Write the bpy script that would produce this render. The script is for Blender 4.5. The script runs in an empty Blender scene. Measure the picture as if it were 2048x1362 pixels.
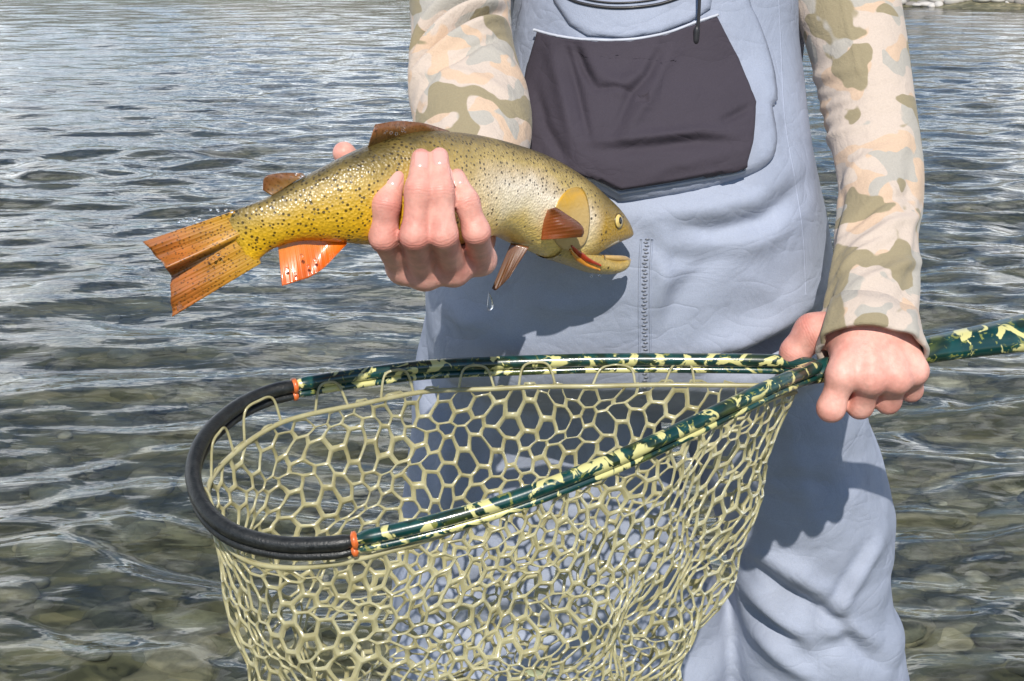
import bpy, bmesh, math, random
import numpy as np
from mathutils import Vector, Matrix, noise as mnoise
from mathutils.bvhtree import BVHTree

scene = bpy.context.scene
C = scene.collection
rng = np.random.default_rng(7)
random.seed(7)
R = math.radians

# ------------------------------------------------------------------ camera
CAM_Z = 1.05                 # metres above the water
PITCH = R(15.0)
FOC = 3000.0                 # focal length in photo pixels (photo is 2048 wide)
cam_d = bpy.data.cameras.new('camera')
cam_d.sensor_width = 36.0
cam_d.lens = FOC / 2048.0 * 36.0
cam_d.clip_start = 0.05
cam_d.clip_end = 3000.0
cam = bpy.data.objects.new('camera', cam_d)
C.objects.link(cam)
cam.location = (0, 0, CAM_Z)
cam.rotation_euler = (R(90) - PITCH, 0, 0)
scene.camera = cam

# ------------------------------------------------------------------ sky and sun
SUN_EL = R(40.0)
SUN_AZ = R(0.5)             # sun stands behind the camera, almost straight
sun_vec = Vector((math.sin(SUN_AZ) * math.cos(SUN_EL), -math.cos(SUN_AZ) * math.cos(SUN_EL), math.sin(SUN_EL)))
world = bpy.data.worlds.new('World')
scene.world = world
world.use_nodes = True
wn = world.node_tree.nodes
wl = world.node_tree.links
wn.clear()
w_out = wn.new('ShaderNodeOutputWorld')
w_bg = wn.new('ShaderNodeBackground')
w_sky = wn.new('ShaderNodeTexSky')
w_sky.sky_type = 'NISHITA'
w_sky.sun_disc = False
w_sky.sun_elevation = SUN_EL
w_sky.sun_rotation = math.pi + SUN_AZ
w_sky.altitude = 1500.0
w_sky.air_density = 1.0
w_sky.dust_density = 0.1
w_sky.ozone_density = 4.0
w_bg.inputs['Strength'].default_value = 0.10
# scattered fair-weather cloud, its cover masked by direction further down
w_tc = wn.new('ShaderNodeTexCoord')
w_sep = wn.new('ShaderNodeSeparateXYZ')
wl.new(w_tc.outputs['Generated'], w_sep.inputs[0])
w_add = wn.new('ShaderNodeMath'); w_add.operation = 'ADD'; w_add.inputs[1].default_value = 0.22
wl.new(w_sep.outputs['Z'], w_add.inputs[0])
w_dx = wn.new('ShaderNodeMath'); w_dx.operation = 'DIVIDE'
w_dy = wn.new('ShaderNodeMath'); w_dy.operation = 'DIVIDE'
wl.new(w_sep.outputs['X'], w_dx.inputs[0]); wl.new(w_add.outputs[0], w_dx.inputs[1])
wl.new(w_sep.outputs['Y'], w_dy.inputs[0]); wl.new(w_add.outputs[0], w_dy.inputs[1])
w_com = wn.new('ShaderNodeCombineXYZ')
wl.new(w_dx.outputs[0], w_com.inputs[0]); wl.new(w_dy.outputs[0], w_com.inputs[1])
w_noi = wn.new('ShaderNodeTexNoise')
w_noi.inputs['Scale'].default_value = 1.3
w_noi.inputs['Detail'].default_value = 6.0
w_noi.inputs['Roughness'].default_value = 0.55
wl.new(w_com.outputs[0], w_noi.inputs['Vector'])
w_rmp = wn.new('ShaderNodeMapRange')
w_rmp.interpolation_type = 'SMOOTHSTEP'
w_rmp.inputs['From Min'].default_value = 0.44
w_rmp.inputs['From Max'].default_value = 0.60
w_rmp.inputs['To Max'].default_value = 0.9
wl.new(w_noi.outputs['Fac'], w_rmp.inputs['Value'])
w_mix = wn.new('ShaderNodeMixRGB')
w_mix.inputs['Color2'].default_value = (28.0, 28.4, 28.8, 1)
# cloud banks thin out overhead
w_hz = wn.new('ShaderNodeMapRange'); w_hz.interpolation_type = 'SMOOTHSTEP'
w_hz.inputs['From Min'].default_value = 0.52; w_hz.inputs['From Max'].default_value = 0.88
w_hz.inputs['To Min'].default_value = 1.0; w_hz.inputs['To Max'].default_value = 0.0
wl.new(w_sep.outputs['Z'], w_hz.inputs['Value'])
w_mul = wn.new('ShaderNodeMath'); w_mul.operation = 'MULTIPLY'
wl.new(w_rmp.outputs[0], w_mul.inputs[0]); wl.new(w_hz.outputs[0], w_mul.inputs[1])
# cloud masked to the far side for water reflections; sunny side cleared to cut fill
w_fr = wn.new('ShaderNodeMapRange'); w_fr.interpolation_type = 'SMOOTHSTEP'
w_fr.inputs['From Min'].default_value = -0.25; w_fr.inputs['From Max'].default_value = 0.45
w_n2 = wn.new('ShaderNodeTexNoise'); w_n2.inputs['Scale'].default_value = 1.3; w_n2.inputs['Detail'].default_value = 3.0
wl.new(w_tc.outputs['Generated'], w_n2.inputs['Vector'])
w_a2 = wn.new('ShaderNodeMath'); w_a2.operation = 'MULTIPLY_ADD'; w_a2.inputs[1].default_value = 0.9; w_a2.inputs[2].default_value = -0.45
wl.new(w_n2.outputs['Fac'], w_a2.inputs[0])
w_a3 = wn.new('ShaderNodeMath'); w_a3.operation = 'ADD'
wl.new(w_sep.outputs['Y'], w_a3.inputs[0]); wl.new(w_a2.outputs[0], w_a3.inputs[1])
wl.new(w_a3.outputs[0], w_fr.inputs['Value'])
w_m2 = wn.new('ShaderNodeMath'); w_m2.operation = 'MULTIPLY'
wl.new(w_mul.outputs[0], w_m2.inputs[0]); wl.new(w_fr.outputs[0], w_m2.inputs[1])
wl.new(w_m2.outputs[0], w_mix.inputs['Fac'])
wl.new(w_sky.outputs[0], w_mix.inputs['Color1'])
wl.new(w_mix.outputs[0], w_bg.inputs['Color'])
wl.new(w_bg.outputs[0], w_out.inputs['Surface'])

sun_d = bpy.data.lights.new('sun', 'SUN')
sun_d.energy = 4.3
sun_d.angle = R(0.53)
sun_d.color = (1.0, 0.95, 0.87)
sun = bpy.data.objects.new('sun', sun_d)
C.objects.link(sun)
sun.rotation_euler = sun_vec.to_track_quat('Z', 'Y').to_euler()

scene.view_settings.view_transform = 'Standard'
scene.view_settings.look = 'None'
scene.view_settings.gamma = 1.0
scene.view_settings.exposure = 0.18
scene.view_settings.use_curve_mapping = False
scene.render.engine = 'CYCLES'
scene.cycles.use_denoising = True
scene.cycles.max_bounces = 7
scene.cycles.transparent_max_bounces = 12
scene.cycles.sample_clamp_indirect = 6.0

# ------------------------------------------------------------------ helpers
CT, ST = math.cos(PITCH), math.sin(PITCH)

def at(px, py, Y):
    """A point at world distance Y in front of the tripod, found from where it shows in the photo."""
    a = (px - 1024.0) / FOC
    b = -(py - 681.0) / FOC
    d = Vector((a, CT + b * ST, -ST + b * CT))
    k = Y / d.y
    return Vector((d.x * k, Y, CAM_Z + d.z * k))

def link(o, parent=None):
    C.objects.link(o)
    if parent is not None:
        o.parent = parent
    return o

def empty(name, loc):
    o = bpy.data.objects.new(name, None)
    o.location = loc
    o.empty_display_size = 0.05
    C.objects.link(o)
    return o

def tag(o, label=None, cat=None, group=None, kind=None):
    if label: o['label'] = label
    if cat: o['category'] = cat
    if group: o['group'] = group
    if kind: o['kind'] = kind
    return o

def mesh_obj(name, verts, faces, material=None, parent=None, smooth=True):
    """One mesh object; vertices are given in world space, the parent's offset is taken off."""
    me = bpy.data.meshes.new(name)
    V = np.asarray([tuple(v) for v in verts] if not isinstance(verts, np.ndarray) else verts, dtype=float)
    if parent is not None:
        off = np.zeros(3)
        p = parent
        while p is not None:
            off += np.array(p.location)
            p = p.parent
        V = V - off
    if isinstance(faces, np.ndarray):
        n = faces.shape[1]
        me.vertices.add(len(V)); me.vertices.foreach_set('co', V.astype(np.float32).ravel())
        me.loops.add(faces.size); me.loops.foreach_set('vertex_index', faces.astype(np.int32).ravel())
        me.polygons.add(len(faces)); me.polygons.foreach_set('loop_start', np.arange(0, faces.size, n, dtype=np.int32))
        me.update(calc_edges=True)
    else:
        me.from_pydata(V.tolist(), [], faces)
        me.update()
    me.validate()
    if smooth:
        me.polygons.foreach_set('use_smooth', np.ones(len(me.polygons), dtype=bool))
    if material is not None:
        me.materials.append(material)
    o = bpy.data.objects.new(name, me)
    return link(o, parent)

def grid_faces(nu, nv, wrap_u=False, wrap_v=False):
    """Quads of an nu x nv vertex grid (index = i * nv + j)."""
    iu = np.arange(nu if wrap_u else nu - 1)
    iv = np.arange(nv if wrap_v else nv - 1)
    I, J = np.meshgrid(iu, iv, indexing='ij')
    I2, J2 = (I + 1) % nu, (J + 1) % nv
    return np.stack([I * nv + J, I2 * nv + J, I2 * nv + J2, I * nv + J2], -1).reshape(-1, 4)

def fix_normals(o):
    bm = bmesh.new(); bm.from_mesh(o.data)
    bmesh.ops.recalc_face_normals(bm, faces=bm.faces)
    bm.to_mesh(o.data); bm.free()
    return o

def catmull(pts, n, closed=False):
    """Resample a polyline of vectors (any dimension) with a Catmull-Rom spline, evenly by arc length."""
    P = np.asarray([tuple(p) for p in pts], dtype=float)
    m = len(P)
    out = []
    segs = m if closed else m - 1
    for i in range(segs):
        if closed:
            p0, p1, p2, p3 = P[(i - 1) % m], P[i], P[(i + 1) % m], P[(i + 2) % m]
        else:
            p1, p2 = P[i], P[i + 1]
            p0 = P[i - 1] if i > 0 else 2 * p1 - p2
            p3 = P[i + 2] if i + 2 < m else 2 * p2 - p1
        t = np.linspace(0, 1, 24, endpoint=False)[:, None]
        out.append(0.5 * ((2 * p1) + (-p0 + p2) * t + (2 * p0 - 5 * p1 + 4 * p2 - p3) * t ** 2 + (-p0 + 3 * p1 - 3 * p2 + p3) * t ** 3))
    D = np.concatenate(out)
    D = np.vstack([D, D[:1] if closed else P[-1:]])
    L = np.concatenate([[0], np.cumsum(np.linalg.norm(np.diff(D[:, :3], axis=0), axis=1))])
    s = np.linspace(0, L[-1], n + 1)[:-1] if closed else np.linspace(0, L[-1], n)
    return np.stack([np.interp(s, L, D[:, k]) for k in range(D.shape[1])], 1)

def frames(P, closed=False, ref=(0, 0, 1)):
    """Tangent, side and up at every point of a path, kept close to the reference direction."""
    if closed:
        T = np.roll(P, -1, 0) - np.roll(P, 1, 0)
    else:
        T = np.gradient(P, axis=0)
    T /= np.linalg.norm(T, axis=1)[:, None] + 1e-12
    ref = np.asarray(ref, float)
    S = np.cross(T, ref)
    S /= np.linalg.norm(S, axis=1)[:, None] + 1e-9
    U = np.cross(S, T)
    return T, S, U

def tube(path, rad_s, rad_u=None, sides=12, closed=False, ref=(0, 0, 1), cap=True, twist=None):
    """Vertices and quads/ngons of a tube along a path; radii may be arrays."""
    P = np.asarray(path, float)
    n = len(P)
    rs = np.broadcast_to(np.asarray(rad_s, float), (n,))
    ru = rs if rad_u is None else np.broadcast_to(np.asarray(rad_u, float), (n,))
    T, S, U = frames(P, closed, ref)
    a = np.linspace(0, 2 * np.pi, sides, endpoint=False)
    V = (P[:, None, :] + S[:, None, :] * (np.cos(a)[None, :, None] * rs[:, None, None])
         + U[:, None, :] * (np.sin(a)[None, :, None] * ru[:, None, None])).reshape(-1, 3)
    F = grid_faces(n, sides, closed, True).tolist()
    if cap and not closed:
        F.append(list(range(sides))[::-1])
        F.append([(n - 1) * sides + k for k in range(sides)])
    return V, F

class MB:
    """Collects shapes that belong to one and the same piece."""
    def __init__(self): self.v, self.f, self.n = [], [], 0
    def add(self, V, F):
        V = np.asarray([tuple(v) for v in V] if not isinstance(V, np.ndarray) else V, float)
        F = F.tolist() if isinstance(F, np.ndarray) else F
        self.v.append(V)
        self.f += [[i + self.n for i in q] for q in F]
        self.n += len(V)
        return self
    def build(self, name, material=None, parent=None, smooth=True):
        return mesh_obj(name, np.concatenate(self.v), self.f, material, parent, smooth)

def ellipsoid(c, ax, nu=16, nv=10):
    """ax: three axis vectors (already scaled)."""
    c = np.asarray(c, float); A = np.asarray([tuple(x) for x in ax], float)
    th = np.linspace(0, 2 * np.pi, nu, endpoint=False)
    ph = np.linspace(0, np.pi, nv + 1)[1:-1]
    V = [c + A[2]]
    for p in ph:
        for t in th:
            V.append(c + A[0] * math.sin(p) * math.cos(t) + A[1] * math.sin(p) * math.sin(t) + A[2] * math.cos(p))
    V.append(c - A[2])
    F = []
    for k in range(nu):
        F.append([0, 1 + k, 1 + (k + 1) % nu])
    for r in range(len(ph) - 1):
        for k in range(nu):
            a = 1 + r * nu
            F.append([a + k, a + nu + k, a + nu + (k + 1) % nu, a + (k + 1) % nu])
    last = len(V) - 1; a = 1 + (len(ph) - 1) * nu
    for k in range(nu):
        F.append([last, a + (k + 1) % nu, a + k])
    return np.array(V), F

# ------------------------------------------------------------------ node helpers
def new_mat(name):
    m = bpy.data.materials.new(name)
    m.use_nodes = True
    nt = m.node_tree
    b = nt.nodes['Principled BSDF']
    return m, nt, b

def N(nt, kind, **kw):
    n = nt.nodes.new(kind)
    for k, v in kw.items():
        if k.startswith('_'):
            setattr(n, k[1:], v)
        else:
            n.inputs[k.replace('__', ' ')].default_value = v
    return n

def ramp(nt, src, stops, interp='LINEAR'):
    r = nt.nodes.new('ShaderNodeValToRGB')
    r.color_ramp.interpolation = interp
    e = r.color_ramp.elements
    while len(e) < len(stops): e.new(0.5)
    for el, (p, c) in zip(e, stops):
        el.position = p
        el.color = (c, c, c, 1) if isinstance(c, (int, float)) else (*c, 1)
    nt.links.new(src, r.inputs['Fac'])
    return r

def mixc(nt, fac, a, b, mode='MIX'):
    m = nt.nodes.new('ShaderNodeMixRGB'); m.blend_type = mode
    for s, v in ((m.inputs['Fac'], fac), (m.inputs['Color1'], a), (m.inputs['Color2'], b)):
        if isinstance(v, (int, float)): s.default_value = v
        elif isinstance(v, tuple): s.default_value = (*v, 1)
        else: nt.links.new(v, s)
    return m.outputs['Color']

def mth(nt, op, a, b=None):
    m = nt.nodes.new('ShaderNodeMath'); m.operation = op
    for s, v in ((m.inputs[0], a), (m.inputs[1], b)):
        if v is None: continue
        if isinstance(v, (int, float)): s.default_value = v
        else: nt.links.new(v, s)
    return m.outputs[0]

def coords(nt, scale=(1, 1, 1), which='Object', rot=(0, 0, 0)):
    tc = nt.nodes.new('ShaderNodeTexCoord'); mp = nt.nodes.new('ShaderNodeMapping')
    mp.inputs['Scale'].default_value = scale
    mp.inputs['Rotation'].default_value = rot
    nt.links.new(tc.outputs[which], mp.inputs['Vector'])
    return mp.outputs['Vector']

def noise_tex(nt, vec, scale, detail=3, rough=0.5, dist=0.0):
    n = nt.nodes.new('ShaderNodeTexNoise')
    n.inputs['Scale'].default_value = scale; n.inputs['Detail'].default_value = detail
    n.inputs['Roughness'].default_value = rough; n.inputs['Distortion'].default_value = dist
    nt.links.new(vec, n.inputs['Vector'])
    return n.outputs['Fac']

def bump(nt, bsdf, height, strength=0.3, dist=0.001, socket='Normal'):
    b = nt.nodes.new('ShaderNodeBump')
    b.inputs['Strength'].default_value = strength; b.inputs['Distance'].default_value = dist
    nt.links.new(height, b.inputs['Height'])
    nt.links.new(b.outputs['Normal'], bsdf.inputs[socket])
    if 'Coat Normal' in bsdf.inputs: nt.links.new(b.outputs['Normal'], bsdf.inputs['Coat Normal'])
    return b

def srgb(r, g, b):
    f = lambda c: (c / 255 / 12.92) if c / 255 <= 0.04045 else ((c / 255 + 0.055) / 1.055) ** 2.4
    return (f(r), f(g), f(b))
# ================================================================== the river
def graded(y0, y1, k, side, kx):
    rows = int(math.log(y1 / y0) / k)
    Y = y0 * np.exp(np.arange(rows + 1) * k)
    cols = int(2 * side / kx)
    t = np.linspace(-side, side, cols + 1)
    X = Y[:, None] * t[None, :] + t[None, :] * 1.2
    return X, np.repeat(Y[:, None], cols + 1, 1), rows + 1, cols + 1

def wave_height(X, Y, spacing):
    r = np.random.default_rng(11)
    H = np.zeros_like(X)
    wx = X + 0.06 * np.sin(Y * 3.1 + 1.3 * X) + 0.05 * np.sin(Y * 1.3 - X * 2.2 + 1.0) + 0.02 * np.sin(9 * X + 5 * Y)
    wy = Y + 0.05 * np.sin(X * 2.7 + 0.6 * Y) + 0.03 * np.sin(X * 6.1 - Y * 1.9 + 2.0) + 0.012 * np.sin(13 * X - 4 * Y)
    # patches of calmer and rougher water
    gust = 0.85 + 0.5 * np.sin(0.7 * X + 0.4 * Y + 0.8) * np.sin(0.9 * Y - 0.5 * X + 0.3)
    for i in range(130):
        lam = 0.045 * (1.2 / 0.045) ** (r.random() ** 0.9)
        ang = R(-6) + r.normal() * 0.62
        kx, ky = math.sin(ang) * 2 * math.pi / lam, math.cos(ang) * 2 * math.pi / lam
        s = 0.0250 * (1.0 if lam < 0.30 else (0.30 / lam) ** 1.0)
        a = s * lam / (2 * math.pi)
        ph = kx * wx + ky * wy + r.random() * 6.28
        fade = np.clip((lam / spacing - 3.0) / 4.0, 0, 1)
        g = gust if lam < 0.4 else 1.0
        H += a * fade * g * (np.sin(ph) + 0.22 * np.cos(2 * ph))
    return H

X, Y, nr, nc = graded(0.55, 60.0, 0.0052, 0.95, 0.0036)
H = wave_height(X, Y, 0.0052 * Y)
water_m, nt, b = new_mat('river_water')
nt.nodes.remove(b)
V = coords(nt, (6.0, 13.0, 1.0))
n1 = noise_tex(nt, V, 1.0, 3, 0.5, 0.3)
bp = N(nt, 'ShaderNodeBump', Strength=0.22, Distance=0.02)
nt.links.new(n1, bp.inputs['Height'])
fr = N(nt, 'ShaderNodeFresnel', IOR=1.333)
gl = N(nt, 'ShaderNodeBsdfGlossy', Roughness=0.02)
rf = N(nt, 'ShaderNodeBsdfRefraction', Roughness=0.0, IOR=1.333)
rf.inputs['Color'].default_value = (0.92, 0.97, 0.93, 1)
tr = N(nt, 'ShaderNodeBsdfTransparent')
tr.inputs['Color'].default_value = (0.92, 0.97, 0.93, 1)
for n in (fr, gl, rf): nt.links.new(bp.outputs['Normal'], n.inputs['Normal'])
m1 = N(nt, 'ShaderNodeMixShader', Fac=0.6)
nt.links.new(rf.outputs[0], m1.inputs[1]); nt.links.new(tr.outputs[0], m1.inputs[2])
m2 = N(nt, 'ShaderNodeMixShader')
nt.links.new(fr.outputs[0], m2.inputs[0]); nt.links.new(m1.outputs[0], m2.inputs[1]); nt.links.new(gl.outputs[0], m2.inputs[2])
nt.links.new(m2.outputs[0], nt.nodes['Material Output'].inputs['Surface'])
water = mesh_obj('river_water', np.stack([X, Y, H], -1).reshape(-1, 3), grid_faces(nr, nc)[:, ::-1].copy(), water_m)
tag(water, kind='structure')

# ---- river bed
BED = -0.42
def bed_height(X, Y):
    h = BED + 0.05 * np.sin(1.7 * X + 0.5) * np.sin(1.1 * Y + 0.2) + 0.03 * np.sin(4.1 * X - 2.2 * Y)
    # deeper channel mid-river, rising to the far shore
    h = h - 0.45 * np.exp(-((Y - 14.0) / 6.0) ** 2)
    shore = 23.6 + 0.25 * np.sin(0.9 * X) + 0.62 * np.clip(8.6 - X, -12, 30)
    t = np.clip((Y - (shore - 5.0)) / 7.0, 0, None)
    return h + t * 0.75

X, Y, nr, nc = graded(0.35, 90.0, 0.012, 1.2, 0.014)
Z = bed_height(X, Y) + 0.012 * np.sin(23 * X + 4 * np.sin(9 * Y)) * np.sin(19 * Y + 3 * np.sin(7 * X))
bed_m, nt, b = new_mat('river_bed_gravel')
V = coords(nt)
vo = nt.nodes.new('ShaderNodeTexVoronoi'); vo.inputs['Scale'].default_value = 14.0
nt.links.new(V, vo.inputs['Vector'])
c1 = ramp(nt, vo.outputs['Color'], [(0.0, (0.09, 0.09, 0.065)), (0.35, (0.26, 0.24, 0.16)), (0.6, (0.17, 0.17, 0.12)), (0.85, (0.40, 0.35, 0.24)), (1.0, (0.5, 0.46, 0.36))])
n2 = noise_tex(nt, V, 3.0, 5, 0.6)
c2 = ramp(nt, n2, [(0.35, (0.36, 0.36, 0.24)), (0.65, (0.95, 0.92, 0.80))])
nt.links.new(mixc(nt, 1.0, c1.outputs[0], c2.outputs[0], 'MULTIPLY'), b.inputs['Base Color'])
b.inputs['Roughness'].default_value = 0.8
bump(nt, b, vo.outputs['Distance'], 0.8, 0.02)
bed = mesh_obj('river_bed', np.stack([X, Y, Z], -1).reshape(-1, 3), grid_faces(nr, nc)[:, ::-1].copy(), bed_m)
tag(bed, kind='structure')

# ---- cobbles on the river bed
cob_m, nt, b = new_mat('wet_cobble')
V = coords(nt)
oi = nt.nodes.new('ShaderNodeAttribute'); oi.attribute_name = 'tone'; oi.attribute_type = 'GEOMETRY'
c1 = ramp(nt, oi.outputs['Fac'], [(0.0, (0.10, 0.105, 0.095)), (0.3, (0.26, 0.25, 0.17)), (0.55, (0.16, 0.165, 0.155)), (0.8, (0.40, 0.35, 0.24)), (1.0, (0.55, 0.52, 0.43))])
n2 = noise_tex(nt, V, 30.0, 5, 0.65)
c2 = ramp(nt, n2, [(0.3, 0.5), (0.7, 1.05)])
nt.links.new(mixc(nt, 1.0, c1.outputs[0], c2.outputs[0], 'MULTIPLY'), b.inputs['Base Color'])
b.inputs['Roughness'].default_value = 0.6
bump(nt, b, n2, 0.5, 0.01)

def stone_shape(r, nu=12, nv=8):
    V, F = ellipsoid((0, 0, 0), np.eye(3), nu, nv)
    k = r.normal(size=(5, 3)) * 1.3; p = r.random(5) * 6.28
    d = sum(0.09 * np.sin(V @ k[i] + p[i]) for i in range(5))
    V = V * (1 + d)[:, None]
    return V, F

def scatter_stones(name, spots, material, seed):
    r = np.random.default_rng(seed)
    mb = MB(); tone = []
    for (x, y, z, s) in spots:
        V, F = stone_shape(r)
        a = r.random() * 6.28
        V = V * np.array([s * (0.8 + 0.5 * r.random()), s * (0.7 + 0.4 * r.random()), s * (0.35 + 0.25 * r.random())])
        c, q = math.cos(a), math.sin(a)
        V = V @ np.array([[c, q, 0], [-q, c, 0], [0, 0, 1]]) + np.array([x, y, z])
        mb.add(V, F); tone += [r.random()] * len(V)
    o = mb.build(name, material)
    at_ = o.data.attributes.new('tone', 'FLOAT', 'POINT'); at_.data.foreach_set('value', np.array(tone, np.float32))
    return o

r = np.random.default_rng(5)
spots = []
for _ in range(1500):
    y = 1.3 + 9.0 * r.random() ** 1.6
    x = (r.random() - 0.5) * (1.2 + 1.0 * y)
    s = 0.025 + 0.07 * r.random() ** 2.5
    spots.append((x, y, float(bed_height(np.array(x), np.array(y))) + s * 0.1, s))
cob = scatter_stones('river_cobbles', spots, cob_m, 3)
tag(cob, 'olive and grey cobbles lying on the river bed under the water', 'cobbles', kind='stuff')

# ---- far gravel bank
dry_m, nt, b = new_mat('dry_bank_stone')
V = coords(nt)
oi = nt.nodes.new('ShaderNodeAttribute'); oi.attribute_name = 'tone'; oi.attribute_type = 'GEOMETRY'
c1 = ramp(nt, oi.outputs['Fac'], [(0.0, (0.22, 0.20, 0.18)), (0.4, (0.42, 0.39, 0.35)), (1.0, (0.62, 0.59, 0.55))])
nt.links.new(c1.outputs[0], b.inputs['Base Color'])
b.inputs['Roughness'].default_value = 0.9
spots = []
for _ in range(1600):
    x = 3 + 10 * r.random()
    sh = 23.6 + 0.25 * math.sin(0.9 * x) + 0.62 * (8.6 - x)
    y = sh - 0.3 + 7.0 * r.random() ** 1.5
    s = 0.05 + 0.16 * r.random() ** 3
    spots.append((x, y, float(bed_height(np.array(float(x)), np.array(float(y)))) + s * 0.15, s))
bank = scatter_stones('bank_stones', spots, dry_m, 9)
tag(bank, 'pale rounded stones along the far gravel bank', 'stones', kind='stuff')
# ================================================================== modelling tools
def sd_cone(P, a, b, ra, rb):
    """Distance to a tapered capsule."""
    a = np.asarray(a, float); b = np.asarray(b, float)
    ab = b - a
    t = np.clip(((P - a) @ ab) / (ab @ ab + 1e-12), 0, 1)
    return np.linalg.norm(P - a - t[:, None] * ab, axis=1) - (ra + (rb - ra) * t)

def smin(a, b, k):
    h = np.clip(0.5 + 0.5 * (b - a) / k, 0, 1)
    return b + (a - b) * h - k * h * (1 - h)

def surface_net(fn, lo, hi, step):
    """Quads of the zero surface of a distance function on a grid (naive surface nets)."""
    lo = np.asarray(lo, float); hi = np.asarray(hi, float)
    n = np.ceil((hi - lo) / step).astype(int) + 1
    ax = [lo[k] + step * np.arange(n[k]) for k in range(3)]
    G = np.stack(np.meshgrid(*ax, indexing='ij'), -1).reshape(-1, 3)
    D = np.concatenate([fn(c) for c in np.array_split(G, max(1, len(G) // 400000))]).reshape(n)
    cs = [D[i:n[0] - 1 + i, j:n[1] - 1 + j, k:n[2] - 1 + k] for i in (0, 1) for j in (0, 1) for k in (0, 1)]
    cs = np.stack(cs)
    ins = cs < 0
    act = ins.any(0) & ~ins.all(0)
    idx = -np.ones(act.shape, int)
    cells = np.argwhere(act)
    idx[act] = np.arange(len(cells))
    cv = cs[:, act]
    off = np.array([(i, j, k) for i in (0, 1) for j in (0, 1) for k in (0, 1)], float)
    acc = np.zeros((len(cells), 3)); cnt = np.zeros(len(cells))
    for p in range(8):
        for q in range(p + 1, 8):
            if np.abs(off[p] - off[q]).sum() != 1: continue
            m = (cv[p] < 0) != (cv[q] < 0)
            t = np.where(m, cv[p] / (cv[p] - cv[q] + 1e-20), 0)
            acc += (off[p] + t[:, None] * (off[q] - off[p])) * m[:, None]; cnt += m
    V = lo + step * (cells + acc / cnt[:, None])
    F = []
    S = D < 0
    for k in range(3):
        sl0 = [slice(1, -1)] * 3; sl1 = [slice(1, -1)] * 3
        sl0[k] = slice(0, -1); sl1[k] = slice(1, None)
        A, B = S[tuple(sl0)], S[tuple(sl1)]
        e = np.argwhere(A != B)
        if len(e) == 0: continue
        flip = A[A != B]
        base = e + 1; base[:, k] -= 1
        u, v = (k + 1) % 3, (k + 2) % 3
        du = np.zeros(3, int); du[u] = 1
        dv = np.zeros(3, int); dv[v] = 1
        q = [idx[tuple((base - du - dv).T)], idx[tuple((base - dv).T)], idx[tuple(base.T)], idx[tuple((base - du).T)]]
        q = np.stack(q, 1)
        q[~flip] = q[~flip][:, ::-1]
        F.append(q)
    return V, np.concatenate(F)

def remesh(o, voxel):
    m = o.modifiers.new('r', 'REMESH'); m.mode = 'VOXEL'; m.voxel_size = voxel; m.use_smooth_shade = True
    dg = bpy.context.evaluated_depsgraph_get()
    me = bpy.data.meshes.new_from_object(o.evaluated_get(dg))
    V = np.empty(len(me.vertices) * 3, np.float32); me.vertices.foreach_get('co', V)
    V = V.reshape(-1, 3).astype(float)
    F = np.empty(len(me.loops), np.int32); me.loops.foreach_get('vertex_index', F)
    F = F.reshape(-1, 4)
    bpy.data.meshes.remove(me)
    old = o.data; bpy.data.objects.remove(o); bpy.data.meshes.remove(old)
    return V, F

def laplacian(V, F, n, lam=0.5, mask=None):
    E = np.concatenate([F[:, [0, 1]], F[:, [1, 2]], F[:, [2, 3]], F[:, [3, 0]]])
    cnt = np.bincount(E[:, 0], minlength=len(V)) + np.bincount(E[:, 1], minlength=len(V))
    for _ in range(n):
        acc = np.zeros_like(V)
        for k in range(3):
            acc[:, k] = np.bincount(E[:, 0], V[E[:, 1], k], len(V)) + np.bincount(E[:, 1], V[E[:, 0], k], len(V))
        d = (acc / np.maximum(cnt, 1)[:, None] - V) * lam
        V = V + (d if mask is None else d * mask[:, None])
    return V

def vnormals(V, F):
    fn = np.cross(V[F[:, 2]] - V[F[:, 0]], V[F[:, 3]] - V[F[:, 1]])
    n = np.zeros_like(V)
    for k in range(4):
        for c in range(3):
            n[:, c] += np.bincount(F[:, k], fn[:, c], len(V))
    return n / (np.linalg.norm(n, axis=1)[:, None] + 1e-12)

def seg_dist(p, line):
    """Distance in a plane from points p (n,2) to a polyline, and how far along it (0..1)."""
    best = np.full(len(p), 1e9); along = np.zeros(len(p)); m = len(line) - 1
    for i in range(m):
        a, b = np.asarray(line[i]), np.asarray(line[i + 1])
        ab = b - a
        t = np.clip(((p - a) @ ab) / (ab @ ab + 1e-12), 0, 1)
        d = np.linalg.norm(p - a - t[:, None] * ab, axis=1)
        w = d < best
        best[w] = d[w]; along[w] = (i + t[w]) / m
    return best, along

def to_px(V):
    """Where world points show in the photo (used to lay out seams and folds once, on the real surface)."""
    d = V - np.array([0, 0, CAM_Z])
    z = d[:, 1] * CT - d[:, 2] * ST
    u = d[:, 1] * ST + d[:, 2] * CT
    return np.stack([1024 + FOC * d[:, 0] / z, 681 - FOC * u / z], 1)

def folds(V, Nrm, lines):
    """Push cloth in or out along fold lines: (pixel polyline, height in m, width in px)."""
    p = to_px(V)
    front = np.clip(-Nrm[:, 1] * 2.5, 0, 1)
    out = np.zeros(len(V))
    for line, h, w in lines:
        d, s = seg_dist(p, line)
        taper = np.sin(np.pi * np.clip(s, 0.03, 0.97)) ** 0.6
        x = d / w
        out += h * taper * np.exp(-x * x)
    return V + Nrm * (out * front)[:, None]

def sine_noise(V, scale, seed, n=14, stretch=(1, 1, 1)):
    r = np.random.default_rng(seed)
    out = np.zeros(len(V))
    W = V * np.asarray(stretch)
    for _ in range(n):
        k = r.normal(size=3); k *= scale * (0.6 + 0.9 * r.random()) / np.linalg.norm(k)
        out += np.sin(W @ k * 6.283 + r.random() * 6.28 + 0.8 * np.sin(W @ k[[1, 2, 0]] * 4.0))
    return out / math.sqrt(n)

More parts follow.
